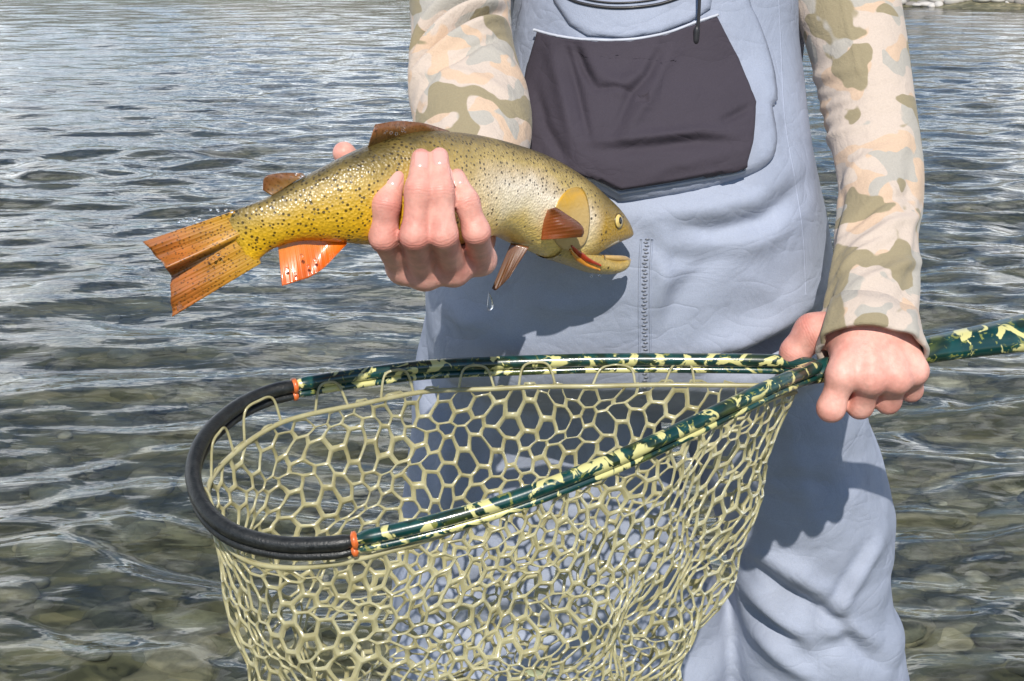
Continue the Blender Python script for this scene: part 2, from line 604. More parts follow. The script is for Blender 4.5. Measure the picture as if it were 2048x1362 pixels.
CAM_P = Vector((0, 0, CAM_Z))
def cast(bvh, px, py):
    d = (at(px, py, 1.0) - CAM_P).normalized()
    h = bvh.ray_cast(CAM_P, d)
    if h[0] is None: return None, None
    return h[0], (-h[1] if h[1].dot(d) > 0 else h[1])

def patch(bvh, poly, centre=None, lift=0.003, edge=0.8, rings=14, n=80, bulge=0.0, sink=0.002, smooth_poly=False):
    """A sewn-on or raised piece: covers the outline on the surface, stands `lift` proud, with a closed edge."""
    P = [np.array(p, float) for p in poly]
    if smooth_poly:
        B = catmull([(p[0], p[1], 0) for p in P], n, True)[:, :2]
    else:
        Q = np.array(P + [P[0]]); L = np.concatenate([[0], np.cumsum(np.linalg.norm(np.diff(Q, axis=0), axis=1))])
        s = np.sort(np.concatenate([np.linspace(0, L[-1], n, endpoint=False), L[1:-1]]))
        B = np.stack([np.interp(s, L, Q[:, k]) for k in (0, 1)], 1)
    c = np.mean(B, 0) if centre is None else np.array(centre, float)
    n = len(B)
    V = []; last = None
    rs = list(np.linspace(0.04, 1.0, rings)) + [1.003]
    for i, r in enumerate(rs):
        for bpt in B:
            q = c + (bpt - c) * min(r, 1.0)
            h, nn = cast(bvh, q[0], q[1])
            if h is None:
                h, nn = last
            last = (h, nn)
            if r > 1.0: k = -sink
            else:
                t = max(0.0, (r - edge) / (1 - edge)) if edge < 1 else 0
                k = lift * math.sqrt(max(0.0, 1 - 0.75 * t * t)) + bulge * (1 - r * r)
            V.append(h + nn * k)
    h, nn = cast(bvh, c[0], c[1])
    V.append((h + nn * (lift + bulge)) if h is not None else V[0])
    F = grid_faces(len(rs), n, False, True)[:, ::-1].tolist()
    m = len(V) - 1
    F += [[m, (k + 1) % n, k][::-1] for k in range(n)]
    return np.array([tuple(v) for v in V]), F

def on_surface(bvh, px_line, n, lift=0.0):
    """A smooth line of points laid on the surface."""
    L = catmull([(p[0], p[1], 0) for p in px_line], n)[:, :2]
    out = []; last = None
    for p in L:
        h, nn = cast(bvh, p[0], p[1])
        if h is None: continue
        out.append(h + nn * lift)
    return np.array([tuple(v) for v in out])
# ================================================================== the trout
FX = np.array([250, 500, 700, 860, 1050, 1280.0]); FY = np.array([0.985, 0.99, 1.012, 1.045, 1.138, 1.206])
fishY = lambda px: float(np.interp(px, FX, FY))
fp = lambda x, y, dy=0.0: np.array(at(x, y, fishY(x) + dy))

trout = empty('trout', at(880, 400, 1.05))
tag(trout, 'golden spotted trout with orange fins held out by its belly', 'fish')

# --- skin
def fish_skin(name, head=False):
    m, nt, b = new_mat(name)
    A = lambda n: (lambda a: (setattr(a, 'attribute_name', n), a)[1])(nt.nodes.new('ShaderNodeAttribute')).outputs['Fac']
    s, v = A('along'), A('updown')
    b.inputs['Specular IOR Level'].default_value = 0.6
    V = coords(nt)
    wob = noise_tex(nt, V, 40, 3)
    vv = mth(nt, 'ADD', v, mth(nt, 'MULTIPLY', mth(nt, 'SUBTRACT', wob, 0.5), 0.25))
    rear = ramp(nt, vv, [(0.0, srgb(214, 150, 22)), (0.22, srgb(218, 168, 22)), (0.5, srgb(206, 164, 40)), (0.72, srgb(184, 154, 76)), (0.92, srgb(128, 108, 52)), (1.0, srgb(84, 72, 36))])
    fore = ramp(nt, vv, [(0.0, srgb(240, 210, 124)), (0.16, srgb(246, 214, 126)), (0.34, srgb(246, 228, 186)), (0.56, srgb(246, 230, 204)), (0.68, srgb(206, 182, 140)), (0.78, srgb(186, 160, 92)), (0.93, srgb(132, 112, 58)), (1.0, srgb(92, 80, 42))])
    headc = ramp(nt, vv, [(0.0, srgb(182, 160, 96)), (0.3, srgb(186, 150, 66)), (0.55, srgb(176, 138, 40)), (0.8, srgb(138, 114, 54)), (1.0, srgb(96, 84, 46))])
    k1 = ramp(nt, s, [(0.35, 0.0), (0.52, 1.0)]); k2 = ramp(nt, s, [(0.80, 0.0), (0.86, 1.0)])
    col = mixc(nt, k1.outputs[0], rear.outputs[0], fore.outputs[0])
    col = mixc(nt, k2.outputs[0], col, headc.outputs[0])
    # fine mottling of the scales
    vo = nt.nodes.new('ShaderNodeTexVoronoi'); vo.inputs['Scale'].default_value = 480
    nt.links.new(V, vo.inputs['Vector'])
    mot = ramp(nt, vo.outputs['Color'], [(0.1, 0.72), (0.9, 1.2)])
    col = mixc(nt, 0.6, col, mot.outputs[0], 'MULTIPLY')
    # small black spots, dense on the tail and back
    sp = nt.nodes.new('ShaderNodeTexVoronoi'); sp.inputs['Scale'].default_value = 330; sp.inputs['Randomness'].default_value = 0.9
    nt.links.new(V, sp.inputs['Vector'])
    dens_r = ramp(nt, vv, [(0.0, 0.25), (0.2, 0.8), (1.0, 0.95)])
    dens_f = ramp(nt, vv, [(0.45, 0.03), (0.62, 0.55), (1.0, 0.9)])
    dens = mixc(nt, k1.outputs[0], dens_r.outputs[0], dens_f.outputs[0])
    dens = mixc(nt, k2.outputs[0], dens, (0.12, 0.12, 0.12))
    sepc = nt.nodes.new('ShaderNodeSeparateColor'); nt.links.new(sp.outputs['Color'], sepc.inputs[0])
    keep = mth(nt, 'LESS_THAN', sepc.outputs[0], dens)
    size = mth(nt, 'ADD', mth(nt, 'MULTIPLY', sepc.outputs[1], 0.14), 0.24)
    dot = nt.nodes.new('ShaderNodeMapRange'); dot.interpolation_type = 'SMOOTHSTEP'
    dot.inputs['From Min'].default_value = 0.06; dot.inputs['From Max'].default_value = -0.06
    nt.links.new(mth(nt, 'SUBTRACT', sp.outputs['Distance'], size), dot.inputs['Value'])
    mask = mth(nt, 'MULTIPLY', mth(nt, 'MULTIPLY', dot.outputs[0], keep), 0.86)
    col = mixc(nt, mask, col, srgb(48, 36, 12))
    nt.links.new(col, b.inputs['Base Color'])
    b.inputs['Roughness'].default_value = 0.42
    b.inputs['Coat Weight'].default_value = 0.35
    b.inputs['Coat Roughness'].default_value = 0.22
    sc_ = nt.nodes.new('ShaderNodeSeparateColor'); nt.links.new(vo.outputs['Color'], sc_.inputs[0])
    bump(nt, b, mth(nt, 'ADD', vo.outputs['Distance'], mth(nt, 'MULTIPLY', sc_.outputs[0], 0.5)), 0.38, 0.0013)
    return m
skin_m = fish_skin('trout_skin')

# --- body: top and bottom outline pairs (photo pixels) and thickness in m
ST_ = [((446, 432), (502, 536), .003), ((462, 424), (512, 526), .007), ((490, 413), (530, 508), .014), ((525, 400), (553, 494), .022), ((575, 372), (600, 481), .028), ((640, 338), (662, 482), .036),
       ((705, 306), (718, 487), .043), ((775, 278), (775, 493), .049), ((840, 261), (835, 500), .053), ((900, 263), (893, 492), .055),
       ((960, 271), (942, 480), .056), ((1020, 286), (985, 470), .056), ((1075, 304), (1033, 490), .055), ((1125, 328), (1083, 512), .052),
       ((1170, 358), (1126, 526), .048), ((1203, 387), (1166, 516), .042), ((1230, 413), (1198, 499), .034), ((1248, 437), (1225, 486), .026), ((1259, 458), (1247, 478), .016), ((1263, 467), (1258, 473), .006)]
top = catmull([(*fp(*t), w) for t, b_, w in ST_], 150)
bot = catmull([(*fp(*b_), w) for t, b_, w in ST_], 150)
mid = 0.5 * (top[:, :3] + bot[:, :3]); up = 0.5 * (top[:, :3] - bot[:, :3]); wid = 0.5 * (top[:, 3] + bot[:, 3]) * 0.5
T = np.gradient(mid, axis=0); T /= np.linalg.norm(T, axis=1)[:, None]
side = np.cross(T, up); side /= np.linalg.norm(side, axis=1)[:, None]
if side[75][1] > 0: side = -side           # towards the camera side
NS = 72
a = np.linspace(0, 2 * np.pi, NS, endpoint=False)
ca = np.sign(np.cos(a)) * np.abs(np.cos(a)) ** 0.88; sa = np.sign(np.sin(a)) * np.abs(np.sin(a)) ** 0.95
Vb = mid[:, None, :] + up[:, None, :] * sa[None, :, None] + side[:, None, :] * (wid[:, None, None] * ca[None, :, None])
along = np.repeat(np.linspace(0, 1, 150), NS); updown = np.tile(0.5 + 0.5 * np.sin(a), 150)
mb = MB(); mb.add(Vb.reshape(-1, 3), grid_faces(150, NS, False, True).tolist() + [list(range(NS))[::-1], [149 * NS + k for k in range(NS)]])
# lower jaw
jaw = [((1095, 488), 30, .040), ((1140, 508), 24, .036), ((1180, 523), 23, .030), ((1212, 531), 18, .024), ((1236, 531), 14, .017), ((1250, 526), 10, .011), ((1258, 521), 3, .004)]
J = catmull([(*fp(*c), h * fishY(c[0]) / FOC, w / 2) for c, h, w in jaw], 40)
Tj, Sj, Uj = frames(J[:, :3])
aj = np.linspace(0, 2 * np.pi, 32, endpoint=False)
Vj = J[:, None, :3] + Uj[:, None, :] * (J[:, 3, None, None] * np.sin(aj)[None, :, None]) + Sj[:, None, :] * (J[:, 4, None, None] * np.cos(aj)[None, :, None])
mb.add(Vj.reshape(-1, 3), grid_faces(40, 32, False, True).tolist() + [[39 * 32 + k for k in range(32)]])
along = np.concatenate([along, np.repeat(np.linspace(0.9, 1, 40), 32)]); updown = np.concatenate([updown, np.tile(0.12 + 0.12 * np.sin(aj), 40)])
body_o = mb.build('body', skin_m, trout)
fix_normals(body_o)
for nme, arr in (('along', along), ('updown', updown)):
    t_ = body_o.data.attributes.new(nme, 'FLOAT', 'POINT'); t_.data.foreach_set('value', arr.astype(np.float32))
fish_bvh = BVHTree.FromPolygons([tuple(v) for v in np.concatenate(mb.v)], mb.f)

# --- fins
def fin_mat(name, c0, c1, spots=0.0, rough=0.35):
    m, nt, b = new_mat(name)
    V = coords(nt)
    at_ = nt.nodes.new('ShaderNodeAttribute'); at_.attribute_name = 'out'
    ry = nt.nodes.new('ShaderNodeAttribute'); ry.attribute_name = 'ray'
    c = ramp(nt, at_.outputs['Fac'], [(0.0, c0), (0.75, c1), (1.0, tuple(x * 0.75 for x in c1))])
    st = mth(nt, 'SINE', mth(nt, 'MULTIPLY', ry.outputs['Fac'], 230.0))
    col = mixc(nt, mth(nt, 'MULTIPLY', mth(nt, 'ADD', st, 1.0), 0.04), c.outputs[0], tuple(x * 0.45 for x in c1))
    n2 = ramp(nt, noise_tex(nt, V, 60, 2), [(0.3, 0.85), (0.7, 1.1)])
    col = mixc(nt, 1.0, col, n2.outputs[0], 'MULTIPLY')
    if spots:
        sp = nt.nodes.new('ShaderNodeTexVoronoi'); sp.inputs['Scale'].default_value = 420
        nt.links.new(V, sp.inputs['Vector'])
        k = ramp(nt, sp.outputs['Distance'], [(0.22, spots), (0.36, 0.0)])
        col = mixc(nt, k.outputs[0], col, srgb(70, 44, 16))
    nt.links.new(col, b.inputs['Base Color'])
    b.inputs['Roughness'].default_value = rough
    b.inputs['Coat Weight'].default_value = 0.6; b.inputs['Coat Roughness'].default_value = 0.12
    b.inputs['Subsurface Weight'].default_value = 0.15; b.inputs['Subsurface Scale'].default_value = 0.003
    hgt = mth(nt, 'ADD', st, mth(nt, 'MULTIPLY', noise_tex(nt, V, 260, 2), 2.0))
    bump(nt, b, hgt, 0.10, 0.0005)
    return m
f_tail = fin_mat('tail_fin_skin', srgb(190, 146, 42), srgb(174, 104, 42), 0.75)
f_orange = fin_mat('orange_fin_skin', srgb(214, 130, 26), srgb(226, 104, 18))
f_brown = fin_mat('brown_fin_skin', srgb(132, 96, 40), srgb(128, 84, 48), 0.6)
f_red = fin_mat('pectoral_fin_skin', srgb(150, 78, 34), srgb(112, 62, 26))
f_dark = fin_mat('pelvic_fin_skin', srgb(110, 66, 30), srgb(96, 60, 30))

def fin(name, base, outer, material, nb=60, nl=26, thick=0.0011, dy=None, curl=0.0, fold=None, yfun=None):
    B = catmull([(*p, 0) for p in base], nb); O = catmull([(*p, 0) for p in outer], nb)
    Vf, Vk, out, ray = [], [], [], []
    for i in range(nb):
        for j in range(nl):
            t = j / (nl - 1)
            tt_ = t * (1 + 0.004 * math.sin(i * 2.3) + 0.006 * math.sin(i * 0.35 + 1))
            p = B[i] * (1 - tt_) + O[i] * tt_
            y = (yfun(p[0], p[1], t) if yfun else fishY(p[0])) + (dy(t, i / (nb - 1)) if dy else 0)
            y += curl * t * t + 0.00015 * math.sin(i * 1.35) * (0.3 + t) + 0.0012 * math.sin(i * 0.21 + 3 * t) * t
            th = thick * (1.3 - t)
            q = np.array(at(p[0], p[1], y))
            Vf.append(q + [0, -th, 0]); Vk.append(q + [0, th, 0]); out.append(t); ray.append(i / nb)
    n = nb * nl
    G = grid_faces(nb, nl)
    rim = [0 * nl + j for j in range(nl)] + [i * nl + nl - 1 for i in range(1, nb)] + [(nb - 1) * nl + j for j in range(nl - 2, -1, -1)] + [i * nl for i in range(nb - 2, 0, -1)]
    F = G.tolist() + (G[:, ::-1] + n).tolist() + [[rim[k], rim[k] + n, rim[(k + 1) % len(rim)] + n, rim[(k + 1) % len(rim)]] for k in range(len(rim))]
    o = mesh_obj(name, np.array(Vf + Vk), F, material, trout)
    fix_normals(o)
    for nme, arr in (('out', out * 2), ('ray', ray * 2)):
        t_ = o.data.attributes.new(nme, 'FLOAT', 'POINT'); t_.data.foreach_set('value', np.array(arr, np.float32))
    return o

# tail: the upper lobe folds over the lower one along the middle
fin('caudal_fin', [(470, 421), (492, 448), (506, 478), (522, 526)], [(287, 483), (312, 512), (340, 548), (341, 585), (345, 633)], f_tail, nb=90, nl=40,
    dy=lambda t, s: -0.010 * t * (math.exp(-((s - 0.40) / 0.09) ** 2) if s < 0.44 else -0.4 * math.exp(-((s - 0.5) / 0.07) ** 2)), thick=0.0014)
fin('anal_fin', [(556, 484), (600, 474), (650, 474), (694, 482)], [(564, 571), (596, 562), (640, 542), (693, 489)], f_orange, dy=lambda t, s: -0.004 * t, curl=-0.006)
fin('dorsal_fin', [(735, 296), (790, 278), (850, 268), (900, 268)], [(750, 249), (795, 242), (850, 247), (899, 262)], f_brown, dy=lambda t, s: -0.010 * math.sin(2.2 * t) * (1 - s))
fin('adipose_fin', [(545, 390), (566, 378), (590, 362), (610, 352)], [(526, 380), (530, 354), (560, 346), (605, 346)], f_brown, nb=30, nl=16, thick=0.0016)
hb, nb_ = cast(fish_bvh, 1088, 462)
fin('pectoral_fin', [(1082, 479), (1084, 460), (1088, 438), (1094, 420)], [(1164, 474), (1168, 462), (1160, 447), (1112, 414)], f_red, nb=44, nl=22,
    yfun=lambda x, y, t: hb.y - 0.003 + (x - 1088) / FOC * 0.35, dy=lambda t, s: -0.009 * math.sin(2.6 * t))
fin('pelvic_fin', [(1022, 486), (1034, 488), (1046, 491), (1058, 494)], [(984, 576), (992, 580), (1006, 568), (1018, 556)], f_dark, nb=30, nl=22, yfun=lambda x, y, t: fishY(1040) - 0.012 - 0.01 * t)

# --- gill cover, cheek, eye, mouth
def plain(name, col, rough=0.4, coat=0.4, nscale=0, var=0.25, metallic=0.0):
    m, nt, b = new_mat(name)
    if nscale:
        V = coords(nt)
        c = ramp(nt, noise_tex(nt, V, nscale, 4, 0.6), [(0.3, tuple(x * (1 - var) for x in col)), (0.7, tuple(min(1, x * (1 + var)) for x in col))])
        nt.links.new(c.outputs[0], b.inputs['Base Color'])
    else:
        b.inputs['Base Color'].default_value = (*col, 1)
    b.inputs['Roughness'].default_value = rough; b.inputs['Coat Weight'].default_value = coat; b.inputs['Coat Roughness'].default_value = 0.15
    b.inputs['Metallic'].default_value = metallic
    return m
gill_m, nt, b = new_mat('gill_cover_skin')
V = coords(nt)
sx = nt.nodes.new('ShaderNodeSeparateXYZ'); nt.links.new(V, sx.inputs[0])
zz = mth(nt, 'ADD', mth(nt, 'MULTIPLY', sx.outputs['Z'], 26.0), mth(nt, 'ADD', mth(nt, 'MULTIPLY', noise_tex(nt, V, 45, 4), 0.5), 0.85))
c = ramp(nt, zz, [(0.1, srgb(204, 174, 118)), (0.5, srgb(196, 162, 96)), (0.72, srgb(196, 154, 62)), (0.86, srgb(206, 156, 36)), (1.0, srgb(164, 132, 62))])
nt.links.new(c.outputs[0], b.inputs['Base Color'])
b.inputs['Roughness'].default_value = 0.4; b.inputs['Coat Weight'].default_value = 0.35; b.inputs['Coat Roughness'].default_value = 0.22
bump(nt, b, noise_tex(nt, V, 260, 4), 0.4, 0.0012)
V_, F_ = patch(fish_bvh, [(1104, 436), (1116, 402), (1138, 378), (1164, 378), (1177, 410), (1179, 450), (1170, 488), (1146, 501), (1120, 495), (1104, 470)], lift=0.0009, edge=0.35, n=60, rings=12, smooth_poly=True)
mesh_obj('gill_cover', V_, F_, gill_m, trout)
# eye
h, nn = cast(fish_bvh, 1238, 442)
e1 = Vector((0.35, 0, 0.94)).cross(nn).normalized(); e2 = nn.cross(e1).normalized()
iris_m = plain('trout_iris', srgb(214, 186, 110), 0.25, 0.8, 200, 0.25)
pupil_m = plain('trout_pupil', (0.004, 0.004, 0.005), 0.08, 1.0)
V_, F_ = ellipsoid(h - nn * 0.0006, (e1 * 0.0056, e2 * 0.0056, nn * 0.0024), 24, 14)
eye = mesh_obj('eye', V_, F_, iris_m, trout)
rim = [h - nn * 0.0002 + e1 * (0.0057 * math.cos(t)) + e2 * (0.0057 * math.sin(t)) for t in np.linspace(0, 2 * np.pi, 32, endpoint=False)]
V_, F_ = tube(np.array([tuple(v) for v in rim]), 0.0006, None, 8, closed=True, ref=tuple(nn))
mesh_obj('eye_rim', V_, F_, plain('eye_rim_skin', srgb(96, 78, 36), 0.4, 0.4), eye)
V_, F_ = ellipsoid(h + nn * 0.0011 + e2 * 0.0002, (e1 * 0.0027, e2 * 0.0031, nn * 0.0011), 20, 12)
mesh_obj('pupil', V_, F_, pupil_m, eye)
# upper lip bone
lip_m = plain('jaw_bone_skin', srgb(196, 182, 150), 0.3, 0.7, 80, 0.2)
pa = catmull([fp(1186, 500, -.0135), fp(1205, 491, -.0135), fp(1228, 479, -.012), fp(1250, 470, -.006)], 24)
V_, F_ = tube(pa, np.interp(np.linspace(0, 1, 24), [0, .15, .6, 1], [.001, .0042, .0045, .0015]), np.interp(np.linspace(0, 1, 24), [0, .2, .6, 1], [.001, .0030, .0032, .0012]), 14)
mesh_obj('upper_lip', V_, F_, lip_m, trout)
# rim of the lower jaw
pa = catmull([fp(1206, 514, -.012), fp(1230, 516, -.008), fp(1249, 517, -.003), fp(1257, 521, .002)], 20)
V_, F_ = tube(pa, np.interp(np.linspace(0, 1, 20), [0, .5, 1], [.0018, .0024, .0020]), None, 10)
mesh_obj('lower_lip', V_, F_, plain('lower_lip_skin', srgb(196, 160, 96), 0.3, 0.6, 80, 0.2), trout)
# red slash under the jaw
slash_m = plain('throat_slash', srgb(176, 52, 16), 0.3, 0.6, 120, 0.4)
pa = on_surface(fish_bvh, [(1142, 490), (1158, 508), (1176, 520), (1200, 530)], 24, 0.0004)
V_, F_ = tube(pa, np.interp(np.linspace(0, 1, len(pa)), [0, .4, 1], [.0008, .0026, .0008]), 0.0012, 10, ref=(0, 1, 0))
mesh_obj('throat_slash', V_, F_, slash_m, trout)
pa = on_surface(fish_bvh, [(1138, 497), (1154, 516), (1174, 529), (1198, 538)], 24, 0.0006)
V_, F_ = tube(pa, np.interp(np.linspace(0, 1, len(pa)), [0, .4, 1], [.0008, .0020, .0008]), 0.0012, 10, ref=(0, 1, 0))
mesh_obj('gill_membrane', V_, F_, plain('gill_membrane', srgb(214, 140, 40), 0.3, 0.6, 120, 0.3), trout)

# --- clinging droplets on the fins and back
drop_m, nt, b = new_mat('water_drop')
b.inputs['Base Color'].default_value = (1, 1, 1, 1); b.inputs['Transmission Weight'].default_value = 1.0
b.inputs['Roughness'].default_value = 0.02; b.inputs['IOR'].default_value = 1.333
def bead(mb, p, r): 
    V, F = ellipsoid(p, np.eye(3) * np.array([r, r * 0.7, r])[:, None], 10, 7); mb.add(V, F)
mb = MB(); r = np.random.default_rng(21)
for (x, y, n, sx_, sy_, off) in [(612, 520, 3, 22, 16, -.012), (585, 545, 2, 14, 10, -.012), (430, 512, 8, 30, 8, -.006), (360, 612, 5, 16, 10, -.006), (375, 440, 10, 40, 4, -.004), (795, 262, 8, 30, 8, -.012), (455, 420, 8, 45, 4, -.006), (1190, 552, 3, 14, 4, -.004), (600, 352, 3, 12, 6, -.010)]:
    for _ in range(n):
        px, py = x + r.normal() * sx_ * .5, y + r.normal() * sy_ * .5
        hh, _n = cast(fish_bvh, px, py)
        p = np.array(hh) if hh is not None else fp(px, py, off)
        bead(mb, p, 0.0005 + 0.0008 * r.random())
d_ = mb.build('clinging_droplets', drop_m, trout); d_['kind'] = 'stuff'

# one drop falling from the belly fin
pts = []
c0 = at(979, 606, fishY(1040) - 0.02)
zs = np.linspace(-1, 1, 15)
V_, F_ = ellipsoid((0, 0, 0), np.eye(3), 16, 14)
V_ = V_.copy(); tt = (V_[:, 2] + 1) / 2
k = (1 - tt) ** 0.45
V_[:, 0] *= 0.0032 * k; V_[:, 1] *= 0.0032 * k; V_[:, 2] = V_[:, 2] * 0.006 + np.where(V_[:, 2] > 0, 0.003 * V_[:, 2], 0)
V_[:, 0] += 0.0006 * np.sin(tt * 4)
fd = mesh_obj('water_drop', V_ + np.array(c0), F_, drop_m)
tag(fd, 'clear water drop falling below the dark belly fin', 'water drop')
# ================================================================== the angler
person = empty('person', (0.12, 1.50, -0.42))
tag(person, 'angler in pale grey waders and camouflage sleeves holding fish and net', 'person')

# ---------------------------------------------------------------- skin
skin_p, nt, b = new_mat('skin')
V = coords(nt)
n1 = noise_tex(nt, V, 28, 4, 0.6); n2 = noise_tex(nt, V, 160, 3, 0.6)
c = ramp(nt, n1, [(0.32, srgb(212, 144, 130)), (0.5, srgb(226, 164, 148)), (0.68, srgb(234, 180, 164))])
c2 = ramp(nt, n2, [(0.3, 0.86), (0.7, 1.08)])
jm = nt.nodes.new('ShaderNodeAttribute'); jm.attribute_name = 'joint'
jc = nt.nodes.new('ShaderNodeAttribute'); jc.attribute_name = 'along_finger'
col = mixc(nt, 1.0, c.outputs[0], c2.outputs[0], 'MULTIPLY')
col = mixc(nt, mth(nt, 'MULTIPLY', jm.outputs['Fac'], 0.55), col, srgb(196, 112, 98))
nt.links.new(col, b.inputs['Base Color'])
b.inputs['Roughness'].default_value = 0.47; b.inputs['Specular IOR Level'].default_value = 0.4
b.inputs['Subsurface Weight'].default_value = 0.12
b.inputs['Subsurface Radius'].default_value = (0.9, 0.35, 0.2)
b.inputs['Subsurface Scale'].default_value = 0.003
vo = nt.nodes.new('ShaderNodeTexVoronoi'); vo.inputs['Scale'].default_value = 900
nt.links.new(V, vo.inputs['Vector'])
hh = mth(nt, 'ADD', mth(nt, 'MULTIPLY', vo.outputs['Distance'], 0.15), mth(nt, 'MULTIPLY', n2, 0.7))
ph = mth(nt, 'ADD', mth(nt, 'MULTIPLY', jc.outputs['Fac'], 6.283 / 0.0024), mth(nt, 'MULTIPLY', noise_tex(nt, V, 160, 3), 9.0))
cr = mth(nt, 'MULTIPLY', mth(nt, 'POWER', mth(nt, 'ABSOLUTE', mth(nt, 'SINE', mth(nt, 'MULTIPLY', ph, 0.5))), 0.5), jm.outputs['Fac'])
hh = mth(nt, 'ADD', hh, mth(nt, 'MULTIPLY', cr, 0.6))
bump(nt, b, hh, 0.45, 0.0013)

def chain(P, pts, k=0.004):
    d = None
    for (a, ra), (b_, rb) in zip(pts[:-1], pts[1:]):
        e = sd_cone(P, a, b_, ra, rb)
        d = e if d is None else smin(d, e, k)
    return d

def hand_sdf(fingers, palm, extra=(), kf=0.0007, kp=0.006):
    def fn(P):
        d = None
        for f in palm:
            e = chain(P, f, 0.006)
            d = e if d is None else smin(d, e, 0.010)
        g = None
        for f in fingers:
            e = chain(P, f, 0.0060)
            g = e if g is None else smin(g, e, kf)
        d = smin(d, g, kp)
        for c_, r_, k_ in extra:
            d = smin(d, np.linalg.norm(P - np.asarray(c_), axis=1) - r_, k_)
        return d
    return fn

A = lambda x, y, Y, r: (np.array(at(x, y, Y)), r)
# hand under the trout: index, middle, ring, little finger curl up in front, thumb behind
fing1 = [
    [A(806, 536, 1.042, .0104), A(768, 474, 1.003, .0094), A(772, 408, 1.001, .0090), A(793, 356, 1.012, .0069)],
    [A(850, 546, 1.038, .0106), A(830, 472, .993, .0094), A(838, 382, .995, .0090), A(842, 316, 1.011, .0068)],
    [A(908, 540, 1.038, .0102), A(887, 470, .994, .0090), A(881, 382, .997, .0085), A(879, 313, 1.012, .0064)],
    [A(962, 520, 1.048, .0097), A(953, 464, 1.008, .0087), A(933, 404, 1.008, .0081), A(914, 354, 1.017, .0060)],
]
thumb1 = [A(815, 505, 1.100, .015), A(765, 420, 1.100, .0115), A(722, 352, 1.088, .0100), A(688, 306, 1.074, .0084)]
palm1 = [
    [A(806, 536, 1.040, .0115), A(870, 505, 1.115, .016), A(915, 470, 1.135, .020)],
    [A(850, 548, 1.036, .0120), A(890, 510, 1.115, .016), A(920, 470, 1.135, .020)],
    [A(908, 541, 1.036, .0115), A(915, 510, 1.115, .016), A(925, 470, 1.135, .020)],
    [A(962, 520, 1.046, .0110), A(945, 500, 1.115, .015), A(930, 470, 1.135, .020)],
    [A(920, 470, 1.135, .024), A(925, 400, 1.150, .024)],
]
ex1 = []
P_all = np.array([q[0] for f in fing1 + [thumb1] + palm1 for q in f])
Vh1, Fh1 = surface_net(hand_sdf(fing1 + [thumb1], palm1, ex1), P_all.min(0) - 0.03, P_all.max(0) + 0.03, 0.00125)

# fist round the net handle
fing2 = [
    [A(1684, 752, 1.132, 0.0108), A(1662, 816, 1.130, 0.0104), A(1672, 800, 1.165, 0.0091), A(1690, 752, 1.190, 0.0079)],
    [A(1742, 758, 1.130, 0.0110), A(1720, 811, 1.144, 0.0100), A(1732, 790, 1.180, 0.0088), A(1735, 745, 1.192, 0.0076)],
    [A(1792, 758, 1.134, 0.0106), A(1776, 802, 1.149, 0.0097), A(1782, 782, 1.182, 0.0086), A(1783, 738, 1.194, 0.0074)],
    [A(1828, 742, 1.142, 0.0097), A(1822, 780, 1.158, 0.0087), A(1820, 765, 1.184, 0.0079), A(1820, 728, 1.194, 0.0069)],
]
thumb2 = [A(1690, 655, 1.172, .017), A(1625, 664, 1.180, .0145), A(1590, 704, 1.182, .0115), A(1574, 740, 1.190, .0096)]
palm2 = [
    [A(1684, 750, 1.132, .0120), A(1722, 640, 1.168, .018), A(1738, 580, 1.198, .020)],
    [A(1742, 756, 1.130, .0125), A(1742, 640, 1.168, .018), A(1742, 580, 1.198, .020)],
    [A(1792, 756, 1.134, .0120), A(1762, 640, 1.168, .018), A(1748, 580, 1.198, .020)],
    [A(1828, 740, 1.142, .0110), A(1775, 640, 1.172, .017), A(1752, 580, 1.198, .020)],
    [A(1742, 600, 1.190, .022), A(1748, 520, 1.222, .022)],
    [A(1690, 655, 1.172, .017), A(1690, 700, 1.160, .013)],
]
ex2 = [(at(1684, 752, 1.130), .0112, .005), (at(1742, 760, 1.127), .0112, .005), (at(1792, 759, 1.131), .0108, .005), (at(1828, 743, 1.140), .0098, .005)]
palm2 += [[A(x_, 745, y_ - .004, .0085), A(1742 + (x_ - 1742) * .35, 640, 1.152, .006)] for x_, y_ in ((1688, 1.132), (1742, 1.129), (1790, 1.133))]
P_all = np.array([q[0] for f in fing2 + [thumb2] + palm2 for q in f])
Vh2, Fh2 = surface_net(hand_sdf(fing2 + [thumb2], palm2, ex2), P_all.min(0) - 0.035, P_all.max(0) + 0.035, 0.00125)

# arms, shoulders, trunk, neck and head under the clothes, all one body
mb = MB(); mb.add(Vh1, Fh1); mb.add(Vh2, Fh2)
def limb(pts, n=40, sides=24):
    L = catmull([(*p, r_) for p, r_ in pts], n)
    V, F = tube(L[:, :3], L[:, 3], None, sides, ref=(1, 0.2, 0))
    mb.add(V, F)
limb([A(925, 430, 1.145, .022), A(930, 360, 1.18, .024), A(940, 240, 1.235, .027), A(922, 60, 1.315, .028), A(945, -120, 1.39, .032), A(1030, -330, 1.445, .038), A(1130, -440, 1.46, .05)])
limb([A(1745, 560, 1.212, .021), A(1758, 430, 1.268, .022), A(1745, 260, 1.338, .026), A(1704, 60, 1.387, .030), A(1668, -150, 1.43, .034), A(1600, -340, 1.45, .040), A(1520, -440, 1.46, .05)])
limb([A(1290, 620, 1.47, .10), A(1300, 300, 1.44, .11), A(1310, 0, 1.44, .115), A(1315, -250, 1.45, .12), A(1315, -400, 1.46, .11), A(1318, -520, 1.46, .055), A(1318, -640, 1.46, .05)], 60, 40)
limb([A(1100, -430, 1.46, .05), A(1315, -420, 1.46, .07), A(1540, -430, 1.46, .05)])
hc = np.array(at(1318, -800, 1.44))
Vv, Ff = ellipsoid(hc, np.diag([.075, .095, .115]), 32, 24); mb.add(Vv, Ff)
